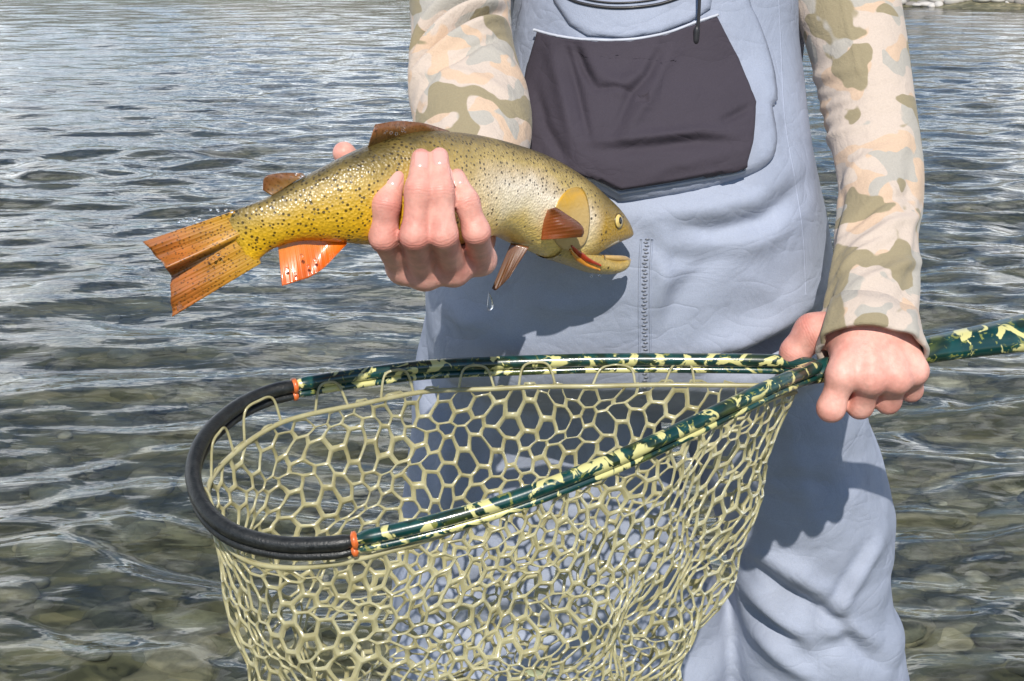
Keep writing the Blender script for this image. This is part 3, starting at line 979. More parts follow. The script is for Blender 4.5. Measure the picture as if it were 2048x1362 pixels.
Vv, Ff = ellipsoid(hc + [0, -.098, -.015], np.diag([.013, .018, .022]), 16, 10); mb.add(Vv, Ff)
Vv, Ff = ellipsoid(hc + [0, -.060, -.085], np.diag([.040, .035, .030]), 16, 10); mb.add(Vv, Ff)
for s_ in (-1, 1):
    Vv, Ff = ellipsoid(hc + [s_ * .077, .005, -.01], np.diag([.008, .018, .03]), 14, 10); mb.add(Vv, Ff)
tmp = mb.build('tmp')
Vb_, Fb_ = remesh(tmp, 0.0015)
Vb_ = laplacian(Vb_, Fb_, 2, 0.4)
body = mesh_obj('body', Vb_, Fb_, skin_p, person)
# where the finger joints are: knuckle creases and redness
jmask = np.zeros(len(Vb_)); jalong = np.zeros(len(Vb_))
for f in fing1 + [thumb1] + fing2 + [thumb2]:
    for q in range(1, len(f) - 1):
        p_ = f[q][0]
        d_ = np.linalg.norm(Vb_ - p_, axis=1)
        near = d_ < f[q][1] * 2.2
        ax_ = f[q + 1][0] - f[q - 1][0]; ax_ /= np.linalg.norm(ax_)
        t_ = (Vb_[near] - p_) @ ax_
        w_ = np.exp(-(t_ / 0.0048) ** 2) * np.clip(1.6 - d_[near] / (f[q][1] * 1.35), 0, 1) * (1.0 if q == 1 else 0.7)
        better = w_ > jmask[near]
        ii = np.where(near)[0][better]
        jmask[ii] = w_[better]; jalong[ii] = t_[better]
for nme, arr in (('joint', jmask), ('along_finger', jalong)):
    t_ = body.data.attributes.new(nme, 'FLOAT', 'POINT'); t_.data.foreach_set('value', arr.astype(np.float32))

# hair under a plain cap, above the picture
hair_m = plain('hair', (0.06, 0.035, 0.02), 0.6, 0.0, 60, 0.4)
Vv, Ff = ellipsoid(hc + [0, .014, .022], np.diag([.083, .098, .108]), 32, 24)
keep = [f for f in Ff if not all(Vv[i][1] < hc[1] - 0.03 and Vv[i][2] < hc[2] + 0.05 for i in f)]
mesh_obj('hair', Vv, keep, hair_m, person)

# finger nails
nail_m, nt, b = new_mat('fingernail')
b.inputs['Base Color'].default_value = (*srgb(226, 168, 156), 1); b.inputs['Roughness'].default_value = 0.22; b.inputs['Coat Weight'].default_value = 0.5
body_bvh = BVHTree.FromPolygons([tuple(v) for v in Vb_], Fb_.tolist())
for (x, y), ang, (hw, hl) in [((791, 354), 0.36, (.0056, .0075)), ((843, 318), 0.04, (.0054, .0072)), ((879, 314), -0.04, (.0050, .0068)), ((915, 356), -0.30, (.0046, .0060))]:
    h, nn = cast(body_bvh, x, y)
    nn = (nn + Vector((0, -0.5, 0.35))).normalized()
    upv = Vector((math.sin(ang), 0.25, math.cos(ang)))
    e1 = upv.cross(nn).normalized(); e2 = nn.cross(e1).normalized()
    V_, F_ = [], []
    nu, nv = 11, 9
    for j in range(nv):
        for i in range(nu):
            u, v = -1 + 2 * i / (nu - 1), -1 + 2 * j / (nv - 1)
            uu = u * math.sqrt(1 - 0.45 * v * v) if v < 0 else u * math.sqrt(max(0, 1 - 0.5 * v ** 4))
            q = h + e1 * (uu * hw) + e2 * (v * hl)
            hp = body_bvh.ray_cast(q + nn * 0.02, -nn)
            q = hp[0] if hp[0] is not None else q
            e_ = max(abs(u), abs(v))
            V_.append(q + nn * (0.0006 if e_ < 0.95 else -0.0006))
    mesh_obj('fingernail', V_, grid_faces(nv, nu), nail_m, body)
# ---------------------------------------------------------------- shirt sleeves
camo_m, nt, b = new_mat('camouflage_cloth')
V = coords(nt)
wn_ = nt.nodes.new('ShaderNodeTexNoise'); wn_.inputs['Scale'].default_value = 30; wn_.inputs['Detail'].default_value = 2
nt.links.new(V, wn_.inputs['Vector'])
vm = nt.nodes.new('ShaderNodeVectorMath'); vm.operation = 'MULTIPLY_ADD'
nt.links.new(wn_.outputs['Color'], vm.inputs[0]); vm.inputs[1].default_value = (0.022, 0.022, 0.022); nt.links.new(V, vm.inputs[2])
def layer(off, scale, lo, w=0.012):
    mp = nt.nodes.new('ShaderNodeMapping'); mp.inputs['Location'].default_value = off; mp.inputs['Scale'].default_value = (1.0, 1.0, 1.25)
    nt.links.new(vm.outputs[0], mp.inputs['Vector'])
    f = noise_tex(nt, mp.outputs[0], scale, 1.0, 0.4, 0.35)
    return ramp(nt, f, [(lo, 0.0), (lo + w, 1.0)]).outputs[0]
col = mixc(nt, layer((3.1, 0, 0.7), 26, 0.53), srgb(198, 182, 168), srgb(202, 175, 150))
col = mixc(nt, layer((0.4, 7.0, 1.9), 27, 0.55), col, srgb(174, 168, 158))
col = mixc(nt, layer((9.0, 2.0, 5.2), 22, 0.565), col, srgb(148, 136, 108))
weave = noise_tex(nt, V, 700, 2)
col = mixc(nt, 0.25, col, ramp(nt, weave, [(0.3, 0.75), (0.7, 1.1)]).outputs[0], 'MULTIPLY')
nt.links.new(col, b.inputs['Base Color'])
b.inputs['Roughness'].default_value = 0.9; b.inputs['Sheen Weight'].default_value = 0.1
wr = noise_tex(nt, V, 45, 4, 0.55, 0.5)
bump(nt, b, mth(nt, 'ADD', mth(nt, 'MULTIPLY', wr, 3.0), mth(nt, 'MULTIPLY', weave, 0.25)), 0.35, 0.003)

def sleeve(name, pts, foldfun, n=220, sides=150, thick=0.0016, flat=0.9):
    L = catmull(pts, n)
    P, rad = L[:, :3], L[:, 3]
    T, S, U = frames(P, ref=(0, -1, 0))
    a_ = np.linspace(0, 2 * np.pi, sides, endpoint=False)
    s_ = np.linspace(0, 1, n)
    SS, AA = np.meshgrid(s_, a_, indexing='ij')
    rr = rad[:, None] * np.ones_like(AA) + foldfun(SS, AA)
    outv = P[:, None, :] + S[:, None, :] * (rr * np.cos(AA))[..., None] + U[:, None, :] * (rr * np.sin(AA) * flat)[..., None]
    ri = rr - thick
    inv = P[:, None, :] + S[:, None, :] * (ri * np.cos(AA))[..., None] + U[:, None, :] * (ri * np.sin(AA) * flat)[..., None]
    m = n * sides
    G = grid_faces(n, sides, False, True)
    F = G.tolist() + (G[:, ::-1] + m).tolist()
    for base in (0, (n - 1) * sides):
        F += [[base + k, base + k + m, base + (k + 1) % sides + m, base + (k + 1) % sides] for k in range(sides)]
    o = mesh_obj(name, np.concatenate([outv.reshape(-1, 3), inv.reshape(-1, 3)]), F, camo_m, person)
    fix_normals(o)
    return o, outv, P, rad, (S, U)

def ridge(x, w): return np.exp(-(x / w) ** 2)
def wrap(a_): return (a_ + np.pi) % (2 * np.pi) - np.pi
# AA = pi/2 faces the camera (U follows -Y)
def folds_right(S_, A_):
    f = 0.0016 * np.sin(9 * S_ + 2 * A_) + 0.0012 * np.sin(23 * S_ - 3 * A_ + 1)
    # gathers at the inside of the elbow
    w_in = np.exp(-(wrap(A_ - 0.35) / 0.85) ** 2)
    for k, s0 in enumerate([0.47, 0.50, 0.525, 0.555, 0.59]):
        f += 0.0045 * ridge(S_ - s0 - 0.02 * np.sin(A_), 0.011) * w_in * (1 if k % 2 == 0 else 0.7)
    f -= 0.004 * w_in * ridge(S_ - 0.53, 0.07)
    # long diagonal folds down the forearm
    f += 0.0066 * ridge(S_ - 0.80 + 0.055 * wrap(A_ - 1.6), 0.012) * np.exp(-(wrap(A_ - 1.5) / 1.0) ** 2)
    f += 0.0057 * ridge(S_ - 0.885 + 0.060 * wrap(A_ - 1.7), 0.012) * np.exp(-(wrap(A_ - 1.7) / 1.0) ** 2)
    f += 0.0057 * ridge(S_ - 0.845 + 0.060 * wrap(A_ - 1.2), 0.010) * np.exp(-(wrap(A_ - 0.9) / 0.8) ** 2)
    f += 0.0042 * ridge(S_ - 0.68 + 0.04 * wrap(A_ - 1.0), 0.014) * np.exp(-(wrap(A_ - 0.9) / 0.9) ** 2)
    f += 0.0018 * np.sin(31 * S_ + 4 * A_ + 2 * np.sin(3 * A_)) * np.clip((S_ - 0.55) * 4, 0, 1)
    f -= 0.005 * ridge(S_ - 0.755 + 0.05 * wrap(A_ - 1.5), 0.008) * np.exp(-(wrap(A_ - 1.2) / 0.9) ** 2)
    # seam along the front
    f += 0.0012 * ridge(wrap(A_ - 1.3), 0.03) * (S_ < 0.5)
    f += 0.004 * np.clip((S_ - 0.96) / 0.04, 0, 1) ** 2 * (0.5 + 0.5 * np.sin(3 * A_))
    return f
W = lambda x, y, Y, hw: (*at(x, y, Y), hw * Y / FOC)
sl_r, outv_r, P_r, rad_r, fr_r = sleeve('sleeve', [W(1560, -400, 1.455, 150), W(1640, -250, 1.445, 125), W(1675, -100, 1.42, 108), W(1696, 20, 1.395, 100), W(1722, 130, 1.37, 96), W(1745, 250, 1.34, 95), W(1760, 380, 1.29, 86), W(1757, 480, 1.245, 84), W(1748, 570, 1.205, 86), W(1742, 640, 1.175, 95), W(1742, 700, 1.152, 104)], folds_right)
sl_r['label'] = 'camouflage sleeve of the arm holding the net'
# hem of the cuff
i0 = 208
def cuff(parent, outv, i0, lift, n=8):
    R_ = []
    ring0 = outv[i0]; ring1 = outv[-1]
    cen0 = ring0.mean(0); cen1 = ring1.mean(0)
    prof = [(0.0, 0.000), (0.02, lift), (0.5, lift * 1.2), (0.95, lift), (1.04, lift * 0.3), (1.04, -0.0028), (0.9, -0.003)]
    for t, l in prof:
        k_ = min(t, 1.0) * (len(outv) - 1 - i0) + i0
        ia = int(min(math.floor(k_), len(outv) - 2)); fr_ = k_ - ia
        ring = outv[ia] * (1 - fr_) + outv[ia + 1] * fr_
        cen = ring.mean(0)
        dirv = ring - cen; dirv /= np.linalg.norm(dirv, axis=1)[:, None]
        ext = (cen1 - cen0) * max(0, t - 1.0)
        R_.append(ring + dirv * l + ext)
    m = len(ring0)
    o = mesh_obj('cuff', np.concatenate(R_), grid_faces(len(prof), m, False, True).tolist(), camo_m, parent)
    fix_normals(o)
    return o
cuff(sl_r, outv_r, 207, 0.0014)

def folds_left(S_, A_):
    f = 0.0016 * np.sin(8 * S_ + 2 * A_ + 1) + 0.0012 * np.sin(21 * S_ - 3 * A_)
    # two deep diagonal folds in the crook of the elbow, running up to the inner side
    for s0, h_, w_ in [(SL0 + .030, -0.014, 0.008), (SL0 + .004, 0.009, 0.012), (SL0 - .026, -0.013, 0.008), (SL0 - .050, 0.007, 0.013), (SL0 + .056, 0.009, 0.013), (SL0 + .10, -0.006, 0.009)]:
        f += h_ * ridge(S_ - s0 + 0.062 * wrap(A_ - 1.57) , w_) * np.exp(-(wrap(A_ - 1.5) / 1.15) ** 4)
    for s0, c_ in [(SL0 + .09, 2.2), (SL0 + .13, 1.1), (SL0 + .17, 1.9)]:
        f += 0.0022 * ridge(S_ - s0 - 0.04 * wrap(A_ - c_), 0.014) * np.exp(-(wrap(A_ - c_) / 0.8) ** 2)
    return f
left_pts = [W(1120, -440, 1.455, 150), W(1020, -300, 1.44, 125), W(955, -150, 1.40, 112), W(920, -30, 1.35, 104), W(922, 60, 1.315, 100), W(934, 150, 1.275, 106), W(942, 240, 1.235, 115), W(942, 320, 1.20, 108), W(938, 390, 1.168, 88)]
_l = catmull(left_pts, 220)
SL0 = float(np.interp(95.0, to_px(_l[:, :3])[:, 1], np.linspace(0, 1, 220)))
sl_l, outv_l, P_l, rad_l, fr_l = sleeve('sleeve', left_pts, folds_left)
sl_l['label'] = 'creased camouflage sleeve of the arm holding the trout'
cuff(sl_l, outv_l, 209, 0.0014)

# ---------------------------------------------------------------- waders
def wader_mat(name, base, var=0.10, rough=0.72):
    m, nt, b = new_mat(name)
    V = coords(nt)
    c = ramp(nt, noise_tex(nt, V, 9, 5, 0.6), [(0.3, tuple(x * (1 - var) for x in base)), (0.7, tuple(x * (1 + var) for x in base))])
    w = noise_tex(nt, V, 1100, 2)
    col = mixc(nt, 0.3, c.outputs[0], ramp(nt, w, [(0.3, 0.7), (0.7, 1.15)]).outputs[0], 'MULTIPLY')
    # faint water stains
    st = ramp(nt, noise_tex(nt, V, 26, 6, 0.7, 0.8), [(0.60, 0.0), (0.72, 0.22)])
    col = mixc(nt, st.outputs[0], col, tuple(x * 0.55 for x in base))
    nt.links.new(col, b.inputs['Base Color'])
    b.inputs['Roughness'].default_value = rough
    wet = ramp(nt, noise_tex(nt, V, 7, 6, 0.65, 1.0), [(0.58, 0.0), (0.64, 0.30)])
    col = mixc(nt, wet.outputs[0], col, tuple(x * 0.6 for x in base))
    nt.links.new(col, b.inputs['Base Color'])
    wr = noise_tex(nt, V, 22, 5, 0.55, 0.6)
    def crease(sc, off):
        mp = nt.nodes.new('ShaderNodeMapping'); mp.inputs['Location'].default_value = off; mp.inputs['Scale'].default_value = (1, 1, 1.7); mp.inputs['Rotation'].default_value = (0, off[0], 0)
        nt.links.new(V, mp.inputs['Vector'])
        n_ = noise_tex(nt, mp.outputs[0], sc, 2, 0.45, 0.5)
        return mth(nt, 'POWER', mth(nt, 'SUBTRACT', 1.0, mth(nt, 'MULTIPLY', mth(nt, 'ABSOLUTE', mth(nt, 'SUBTRACT', n_, 0.5)), 5.0)), 7.0)
    cr = mth(nt, 'ADD', crease(9, (0.5, 2, 1)), crease(14, (-0.7, 5, 3)))
    h_ = mth(nt, 'ADD', mth(nt, 'MULTIPLY', wr, 4.0), mth(nt, 'MULTIPLY', w, 0.2))
    bump(nt, b, mth(nt, 'SUBTRACT', h_, mth(nt, 'MULTIPLY', cr, 0.45)), 0.26, 0.0035)
    return m
grey_m = wader_mat('pale_grey_wader_cloth', (0.315, 0.35, 0.44))
dark_m = wader_mat('charcoal_wader_cloth', (0.043, 0.034, 0.047), 0.08, 0.85)

mb = MB()
def loft(rings, n=60, sides=72, power=0.8):
    """rings: (left px, right px, py, front Y, back Y)"""
    rows = []
    for l, r_, y, yf, yb in rings:
        ym = 0.5 * (yf + yb)
        p0 = at(l, y, ym); p1 = at(r_, y, ym); zf = at(0.5 * (l + r_), y, yf).z
        rows.append((0.5 * (p0.x + p1.x), ym, zf, 0.5 * (p1.x - p0.x), 0.5 * (yb - yf)))
    Lr = catmull(rows, n)
    a_ = np.linspace(0, 2 * np.pi, sides, endpoint=False)
    ca_ = np.sign(np.cos(a_)) * np.abs(np.cos(a_)) ** power; sa_ = np.sign(np.sin(a_)) * np.abs(np.sin(a_)) ** power
    V = np.stack([Lr[:, None, 0] + Lr[:, None, 3] * ca_, Lr[:, None, 1] + Lr[:, None, 4] * sa_, Lr[:, None, 2] + 0 * ca_], -1)
    mb.add(V.reshape(-1, 3), grid_faces(n, sides, False, True).tolist() + [list(range(sides))[::-1], [(n - 1) * sides + k for k in range(sides)]])
# trunk
loft([(1030, 1560, -330, 1.315, 1.56), (1022, 1576, -120, 1.305, 1.57), (1016, 1584, 0, 1.30, 1.57), (1006, 1590, 150, 1.285, 1.57), (975, 1603, 300, 1.245, 1.57),
      (925, 1622, 430, 1.228, 1.58), (880, 1640, 540, 1.226, 1.59), (860, 1642, 620, 1.232, 1.60), (856, 1640, 690, 1.238, 1.60), (856, 1640, 745, 1.246, 1.60), (858, 1640, 785, 1.262, 1.60), (880, 1630, 805, 1.31, 1.59), (940, 1600, 830, 1.40, 1.58), (1000, 1560, 850, 1.45, 1.56)], 120, 96, 0.72)
# legs
Z = lambda z, Y: 681.0
loft([(850, 1260, 680, 1.37, 1.60), (832, 1300, 780, 1.385, 1.60), (820, 1320, 900, 1.395, 1.60), (808, 1350, 1020, 1.40, 1.60), (795, 1400, 1160, 1.41, 1.61), (785, 1455, 1300, 1.42, 1.62), (785, 1465, 1420, 1.42, 1.62), (800, 1400, 1700, 1.43, 1.63), (830, 1300, 2100, 1.44, 1.62), (850, 1240, 2600, 1.45, 1.62)], 90, 72, 0.9)
loft([(1330, 1660, 680, 1.36, 1.60), (1318, 1690, 780, 1.375, 1.60), (1335, 1715, 860, 1.385, 1.60), (1370, 1745, 960, 1.39, 1.60), (1410, 1772, 1060, 1.395, 1.61), (1440, 1780, 1160, 1.40, 1.61), (1455, 1772, 1270, 1.405, 1.62), (1450, 1800, 1362, 1.41, 1.62), (1440, 1830, 1700, 1.43, 1.64), (1440, 1800, 2100, 1.44, 1.64), (1430, 1760, 2600, 1.45, 1.64)], 90, 72, 0.9)
tmp = mb.build('tmp')
Vw, Fw = remesh(tmp, 0.0036)
Vw = laplacian(Vw, Fw, 14, 0.5)
Nw = vnormals(Vw, Fw)
# overall looseness of the cloth
amp = np.clip((0.78 - Vw[:, 2]) / 0.2, 0.25, 1.0)
Vw = Vw + Nw * (0.0035 * amp * sine_noise(Vw, 5.0, 2, stretch=(1.2, 1, 0.8)) + 0.0018 * amp * sine_noise(Vw, 13.0, 3, stretch=(1, 1, 1.3)) + 0.0030 * amp * (np.abs(sine_noise(Vw, 6.0, 8, stretch=(0.8, 1, 1.4))) ** 0.5 - 0.8))[:, None]
FOLDS = [
    # sag above the hips and below the pouch
    ([(1250, 430), (1380, 425), (1500, 395), (1590, 330)], 0.010, 30),
    ([(1330, 440), (1430, 462), (1530, 440), (1600, 372)], -0.008, 18),
    ([(1420, 500), (1520, 480), (1610, 420)], 0.006, 26),
    ([(1290, 470), (1340, 520), (1400, 520)], -0.006, 16),
    ([(1330, 650), (1360, 590), (1420, 520), (1480, 490)], -0.007, 26),
    ([(1320, 470), (1330, 560), (1310, 640)], 0.006, 20),
    ([(1040, 600), (1120, 615), (1240, 600)], 0.004, 20),
    ([(1380, 715), (1490, 680), (1570, 635), (1635, 585)], 0.014, 30),
    ([(1400, 760), (1500, 730), (1590, 685), (1650, 640)], -0.030, 30),
    ([(1500, 560), (1560, 600), (1610, 560)], 0.004, 22),
    ([(1512, 60), (1540, 200), (1556, 330)], 0.003, 16),
    # right leg: slanting folds from the knee
    ([(1480, 1115), (1560, 1180), (1680, 1250), (1720, 1300)], -0.013, 14),
    ([(1500, 1085), (1600, 1150), (1700, 1215)], 0.010, 20),
    ([(1480, 1165), (1560, 1230), (1620, 1275)], 0.012, 16),
    ([(1485, 1200), (1540, 1255), (1600, 1300)], -0.010, 12),
    ([(1490, 1240), (1560, 1310), (1630, 1362)], 0.011, 16),
    ([(1770, 1060), (1720, 1140), (1660, 1250)], 0.009, 16),
    ([(1745, 1075), (1700, 1150), (1640, 1230)], -0.007, 12),
    ([(1660, 1262), (1700, 1255), (1770, 1290)], 0.009, 18),
    ([(1640, 1290), (1700, 1290), (1760, 1330)], -0.006, 14),
    ([(1560, 800), (1600, 950), (1640, 1080)], 0.005, 24),
    ([(1520, 960), (1600, 955), (1680, 975)], -0.004, 14),
    # left leg
    ([(850, 800), (900, 900), (890, 1040)], 0.006, 24),
    ([(930, 780), (960, 900), (950, 1060)], -0.005, 22),
    ([(1060, 820), (1100, 930), (1090, 1060)], 0.006, 22),
    ([(1180, 820), (1190, 960), (1160, 1100)], 0.006, 24),
    ([(820, 1160), (960, 1200), (1120, 1180)], 0.010, 22),
    ([(830, 1230), (980, 1270), (1160, 1250)], -0.009, 18),
    # trunk, left flank in the shade of the arm
    ([(880, 600), (930, 640), (990, 650)], 0.005, 22),
]
Vw = folds(Vw, Nw, FOLDS)
Vw = laplacian(Vw, Fw, 3, 0.4)
waders = mesh_obj('waders', Vw, Fw, grey_m, person)
waders['label'] = 'pale grey chest waders with loose folds'
wader_bvh = BVHTree.FromPolygons([tuple(v) for v in Vw], Fw.tolist())

# raised chest pouch with the charcoal pocket on it
pouch_poly = [(1050, 20), (1100, -60), (1440, -60), (1500, 20), (1535, 120), (1548, 205), (1540, 215), (1548, 290), (1520, 340), (1400, 378), (1255, 402), (1228, 396), (1150, 352), (1020, 300), (1030, 150)]
V_, F_ = patch(wader_bvh, pouch_poly, (1280, 190), lift=0.010, edge=0.93, rings=26, n=170, bulge=0.008, smooth_poly=True)
pouch_n = len(V_)
pouch = mesh_obj('chest_pouch', V_, F_, grey_m, waders); fix_normals(pouch)
pouch_bvh = BVHTree.FromPolygons([tuple(v) for v in V_], F_)
pocket_poly = [(1085, 65), (1120, 76), (1190, 86), (1260, 86), (1330, 73), (1390, 50), (1430, 35), (1470, 120), (1506, 215), (1500, 290), (1488, 335), (1470, 342), (1360, 362), (1242, 381), (1205, 362), (1150, 343), (1090, 330), (1054, 300), (1056, 190), (1064, 140)]
V_, F_ = patch(pouch_bvh, pocket_poly, (1285, 210), lift=0.0105, edge=0.97, rings=60, n=220)
# soft drape of the pocket cloth
tri = [f for f in F_]
nrm = np.zeros_like(V_)
for f in F_:
    a0, b0, c0_ = V_[f[0]], V_[f[1]], V_[f[2]]
    n_ = np.cross(b0 - a0, c0_ - a0)
    for i in f: nrm[i] += n_
nrm /= np.linalg.norm(nrm, axis=1)[:, None] + 1e-12
if nrm[len(V_) // 2][1] > 0: nrm = -nrm
nrm = 0.5 * nrm + np.array([0, -0.5, 0])
V_ = folds(V_, nrm, [
    ([(1130, 85), (1155, 180), (1180, 290)], -0.0045, 8), ([(1100, 90), (1125, 190), (1150, 300)], 0.0055, 14), ([(1070, 170), (1090, 250), (1135, 330)], -0.005, 11),
    ([(1150, 90), (1170, 140), (1192, 176)], -0.006, 8), ([(1170, 95), (1200, 150), (1240, 170), (1280, 150), (1310, 95)], 0.005, 18),
    ([(1186, 178), (1230, 174), (1262, 184)], -0.003, 7), ([(1325, 90), (1295, 150), (1262, 186), (1225, 270)], -0.004, 10), ([(1345, 100), (1300, 190), (1250, 270)], 0.004, 14),
    ([(1180, 285), (1280, 275), (1400, 262), (1470, 268)], 0.005, 12), ([(1180, 300), (1290, 296), (1400, 282), (1470, 285)], -0.004, 14),
    ([(1440, 245), (1475, 228), (1506, 212)], -0.004, 8), ([(1290, 360), (1350, 330), (1450, 310)], 0.002, 14)])
pocket = mesh_obj('chest_pocket', V_, F_, dark_m, waders); fix_normals(pocket)
pocket['label'] = 'charcoal chest pocket panel'
pocket_bvh = BVHTree.FromPolygons([tuple(v) for v in V_], F_)
# piping round the pocket
pipe_m = plain('pale_piping', (0.50, 0.52, 0.58), 0.6, 0.0, 80, 0.1)
def cord_on(bvh, px, name, rad, mat_, parent, lift=0.0, n=120, sides=8):
    L = on_surface(bvh, px, n, lift)
    V, F = tube(L, rad, None, sides, ref=(0, 1, 0))
    return mesh_obj(name, V, F, mat_, parent)
cord_on(pouch_bvh, [(1080, 62), (1120, 73), (1190, 83), (1260, 83), (1330, 70), (1390, 47), (1431, 32)], 'piping', 0.0012, pipe_m, pocket, 0.0075)
cord_on(pouch_bvh, [(1145, 345), (1200, 364), (1240, 386)], 'piping', 0.0011, pipe_m, pocket, 0.001)
cord_on(pouch_bvh, [(1240, 386), (1360, 367), (1472, 346), (1492, 336)], 'piping', 0.0011, pipe_m, pocket, 0.001)
# upper pocket flap and its zip opening
V_, F_ = patch(pouch_bvh, [(1095, -50), (1110, 5), (1140, 50), (1175, 72), (1250, 77), (1320, 66), (1380, 44), (1420, 18), (1432, -50)], (1260, 0), lift=0.0035, edge=0.95, rings=14, n=90)
flap = mesh_obj('pocket_flap', V_, F_, grey_m, waders); fix_normals(flap)
flap_bvh = BVHTree.FromPolygons([tuple(v) for v in V_], F_)
black_m = plain('black_trim', (0.018, 0.017, 0.020), 0.5, 0.1)
cord_on(flap_bvh, [(1118, -14), (1160, 6), (1230, 16), (1310, 10), (1370, -8)], 'zip', 0.0013, black_m, flap, 0.0008)
cord_on(flap_bvh, [(1128, -22), (1170, -2), (1230, 6), (1300, 1), (1355, -14)], 'zip', 0.0008, black_m, flap, 0.0008)
# hanging cord with a toggle
hp, _ = cast(pouch_bvh, 1396, 60)
yc = hp.y - 0.012
pa = catmull([at(1401, -60, yc), at(1399, 0, yc), at(1397, 40, yc), at(1393, 78, yc)], 30)
V_, F_ = tube(pa, 0.0014, None, 8, ref=(0, 1, 0))
cd = mesh_obj('zip_cord', V_, F_, black_m, waders)
pa = catmull([at(1394, 52, yc), at(1393, 66, yc), at(1392, 80, yc), at(1391, 90, yc)], 16)
V_, F_ = tube(pa, [.0012, .0019, .0024, .0026, .0027, .0027, .0027, .0027, .0027, .0027, .0027, .0027, .0026, .0024, .0018, .0008], None, 10, ref=(0, 1, 0))
mesh_obj('toggle', V_, F_, black_m, cd)
# strap loop at the pouch corner
V_, F_ = patch(wader_bvh, [(1503, 214), (1546, 200), (1548, 212), (1506, 228)], lift=0.004, edge=0.9, rings=6, n=40)
mesh_obj('strap_loop', V_, F_, grey_m, waders)
# front zip: tape and teeth
zl = [(1293, 478), (1290, 540), (1289, 620), (1290, 700), (1291, 775)]
L = on_surface(wader_bvh, zl, 44, 0.0004)
tooth_m = plain('zip_teeth', (0.16, 0.17, 0.20), 0.35, 0.3)
mbz = MB()
for i, p in enumerate(L):
    V, F = ellipsoid(p + np.array([0.0006 * (-1) ** i, 0, 0]), np.diag([.0022, .0008, .0008]), 8, 6); mbz.add(V, F)
z_ = mbz.build('zip_teeth', tooth_m, waders); z_['kind'] = 'stuff'
for dx in (-11, 11):
    cord_on(wader_bvh, [(p[0] + dx, p[1]) for p in zl], 'zip_seam', 0.0010, grey_m, waders, 0.0, 60)

def seam(px, n=140):
    L = on_surface(wader_bvh, px, n, -0.0005)
    V, F = tube(L, 0.0011, 0.0008, 8, ref=(0, 1, 0))
    mesh_obj('seam', V, F, grey_m, waders)
seam([(1556, -40), (1562, 100), (1570, 240), (1590, 360), (1606, 470), (1612, 590)])
# back of the waders behind the flank, its shade put in as charcoal colour
mb = MB()
loft([(1060, 1585, -330, 1.42, 1.585), (1040, 1598, -120, 1.42, 1.595), (1030, 1606, 0, 1.42, 1.60), (1020, 1604, 100, 1.43, 1.60), (1010, 1590, 200, 1.44, 1.59)], 40, 60, 0.8)
bp_ = mb.build('shaded_back', dark_m, waders)

# wading boots on the bed
boot_m = plain('wading_boot', (0.06, 0.055, 0.05), 0.7, 0.0, 30, 0.3)
for bx in (-0.02, 0.27):
    prof = [(0.00, .030, .03), (0.02, .042, .045), (.08, .048, .055), (.14, .050, .07), (.19, .048, .11), (.24, .046, .12), (.27, .040, .11), (.285, .015, .08)]
    Lb = catmull([(bx, 1.30 + y_, 0, w_, h_) for y_, w_, h_ in prof], 40)
    a_ = np.linspace(0, 2 * np.pi, 28, endpoint=False)
    V = np.stack([Lb[:, None, 0] + Lb[:, None, 3] * np.cos(a_), Lb[:, None, 1] + 0 * a_, -0.43 + Lb[:, None, 4] * (0.5 + 0.5 * np.sin(a_))], -1)
    mesh_obj('boot', V.reshape(-1, 3), grid_faces(40, 28, False, True).tolist() + [list(range(28))[::-1], [39 * 28 + k for k in range(28)]], boot_m, person)
# ================================================================== the landing net
net = empty('landing_net', at(1640, 740, 1.15))
tag(net, 'teardrop landing net with camouflage frame and pale rubber mesh bag', 'landing net')

def net_camo(name):
    m, nt, b = new_mat(name)
    V = coords(nt)
    f1 = noise_tex(nt, V, 48, 3, 0.6, 1.2); f2 = noise_tex(nt, V, 90, 3, 0.65, 1.5); f3 = noise_tex(nt, V, 34, 2, 0.5, 0.6)
    base = ramp(nt, f3, [(0.38, srgb(10, 52, 50)), (0.5, srgb(14, 66, 62)), (0.6, srgb(18, 40, 30)), (0.7, srgb(70, 82, 36))])
    k1 = ramp(nt, f1, [(0.54, 0.0), (0.57, 1.0)]); k2 = ramp(nt, f2, [(0.60, 0.0), (0.62, 1.0)])
    col = mixc(nt, k2.outputs[0], base.outputs[0], srgb(120, 124, 62))
    col = mixc(nt, k1.outputs[0], col, srgb(206, 200, 134))
    nt.links.new(col, b.inputs['Base Color'])
    b.inputs['Roughness'].default_value = 0.32; b.inputs['Coat Weight'].default_value = 0.7; b.inputs['Coat Roughness'].default_value = 0.10
    bump(nt, b, noise_tex(nt, V, 500, 2), 0.08, 0.0006)
    return m
ncamo = net_camo('net_frame_camouflage')
rub_m, nt, b = new_mat('black_rubber_grip')
V = coords(nt)
c = ramp(nt, noise_tex(nt, V, 180, 4, 0.7), [(0.3, (0.006, 0.007, 0.007)), (0.75, (0.028, 0.030, 0.029))])
nt.links.new(c.outputs[0], b.inputs['Base Color']); b.inputs['Roughness'].default_value = 0.38
bump(nt, b, noise_tex(nt, V, 700, 3), 0.5, 0.0008)
band_m = plain('orange_binding', srgb(206, 104, 48), 0.4, 0.3, 300, 0.25)

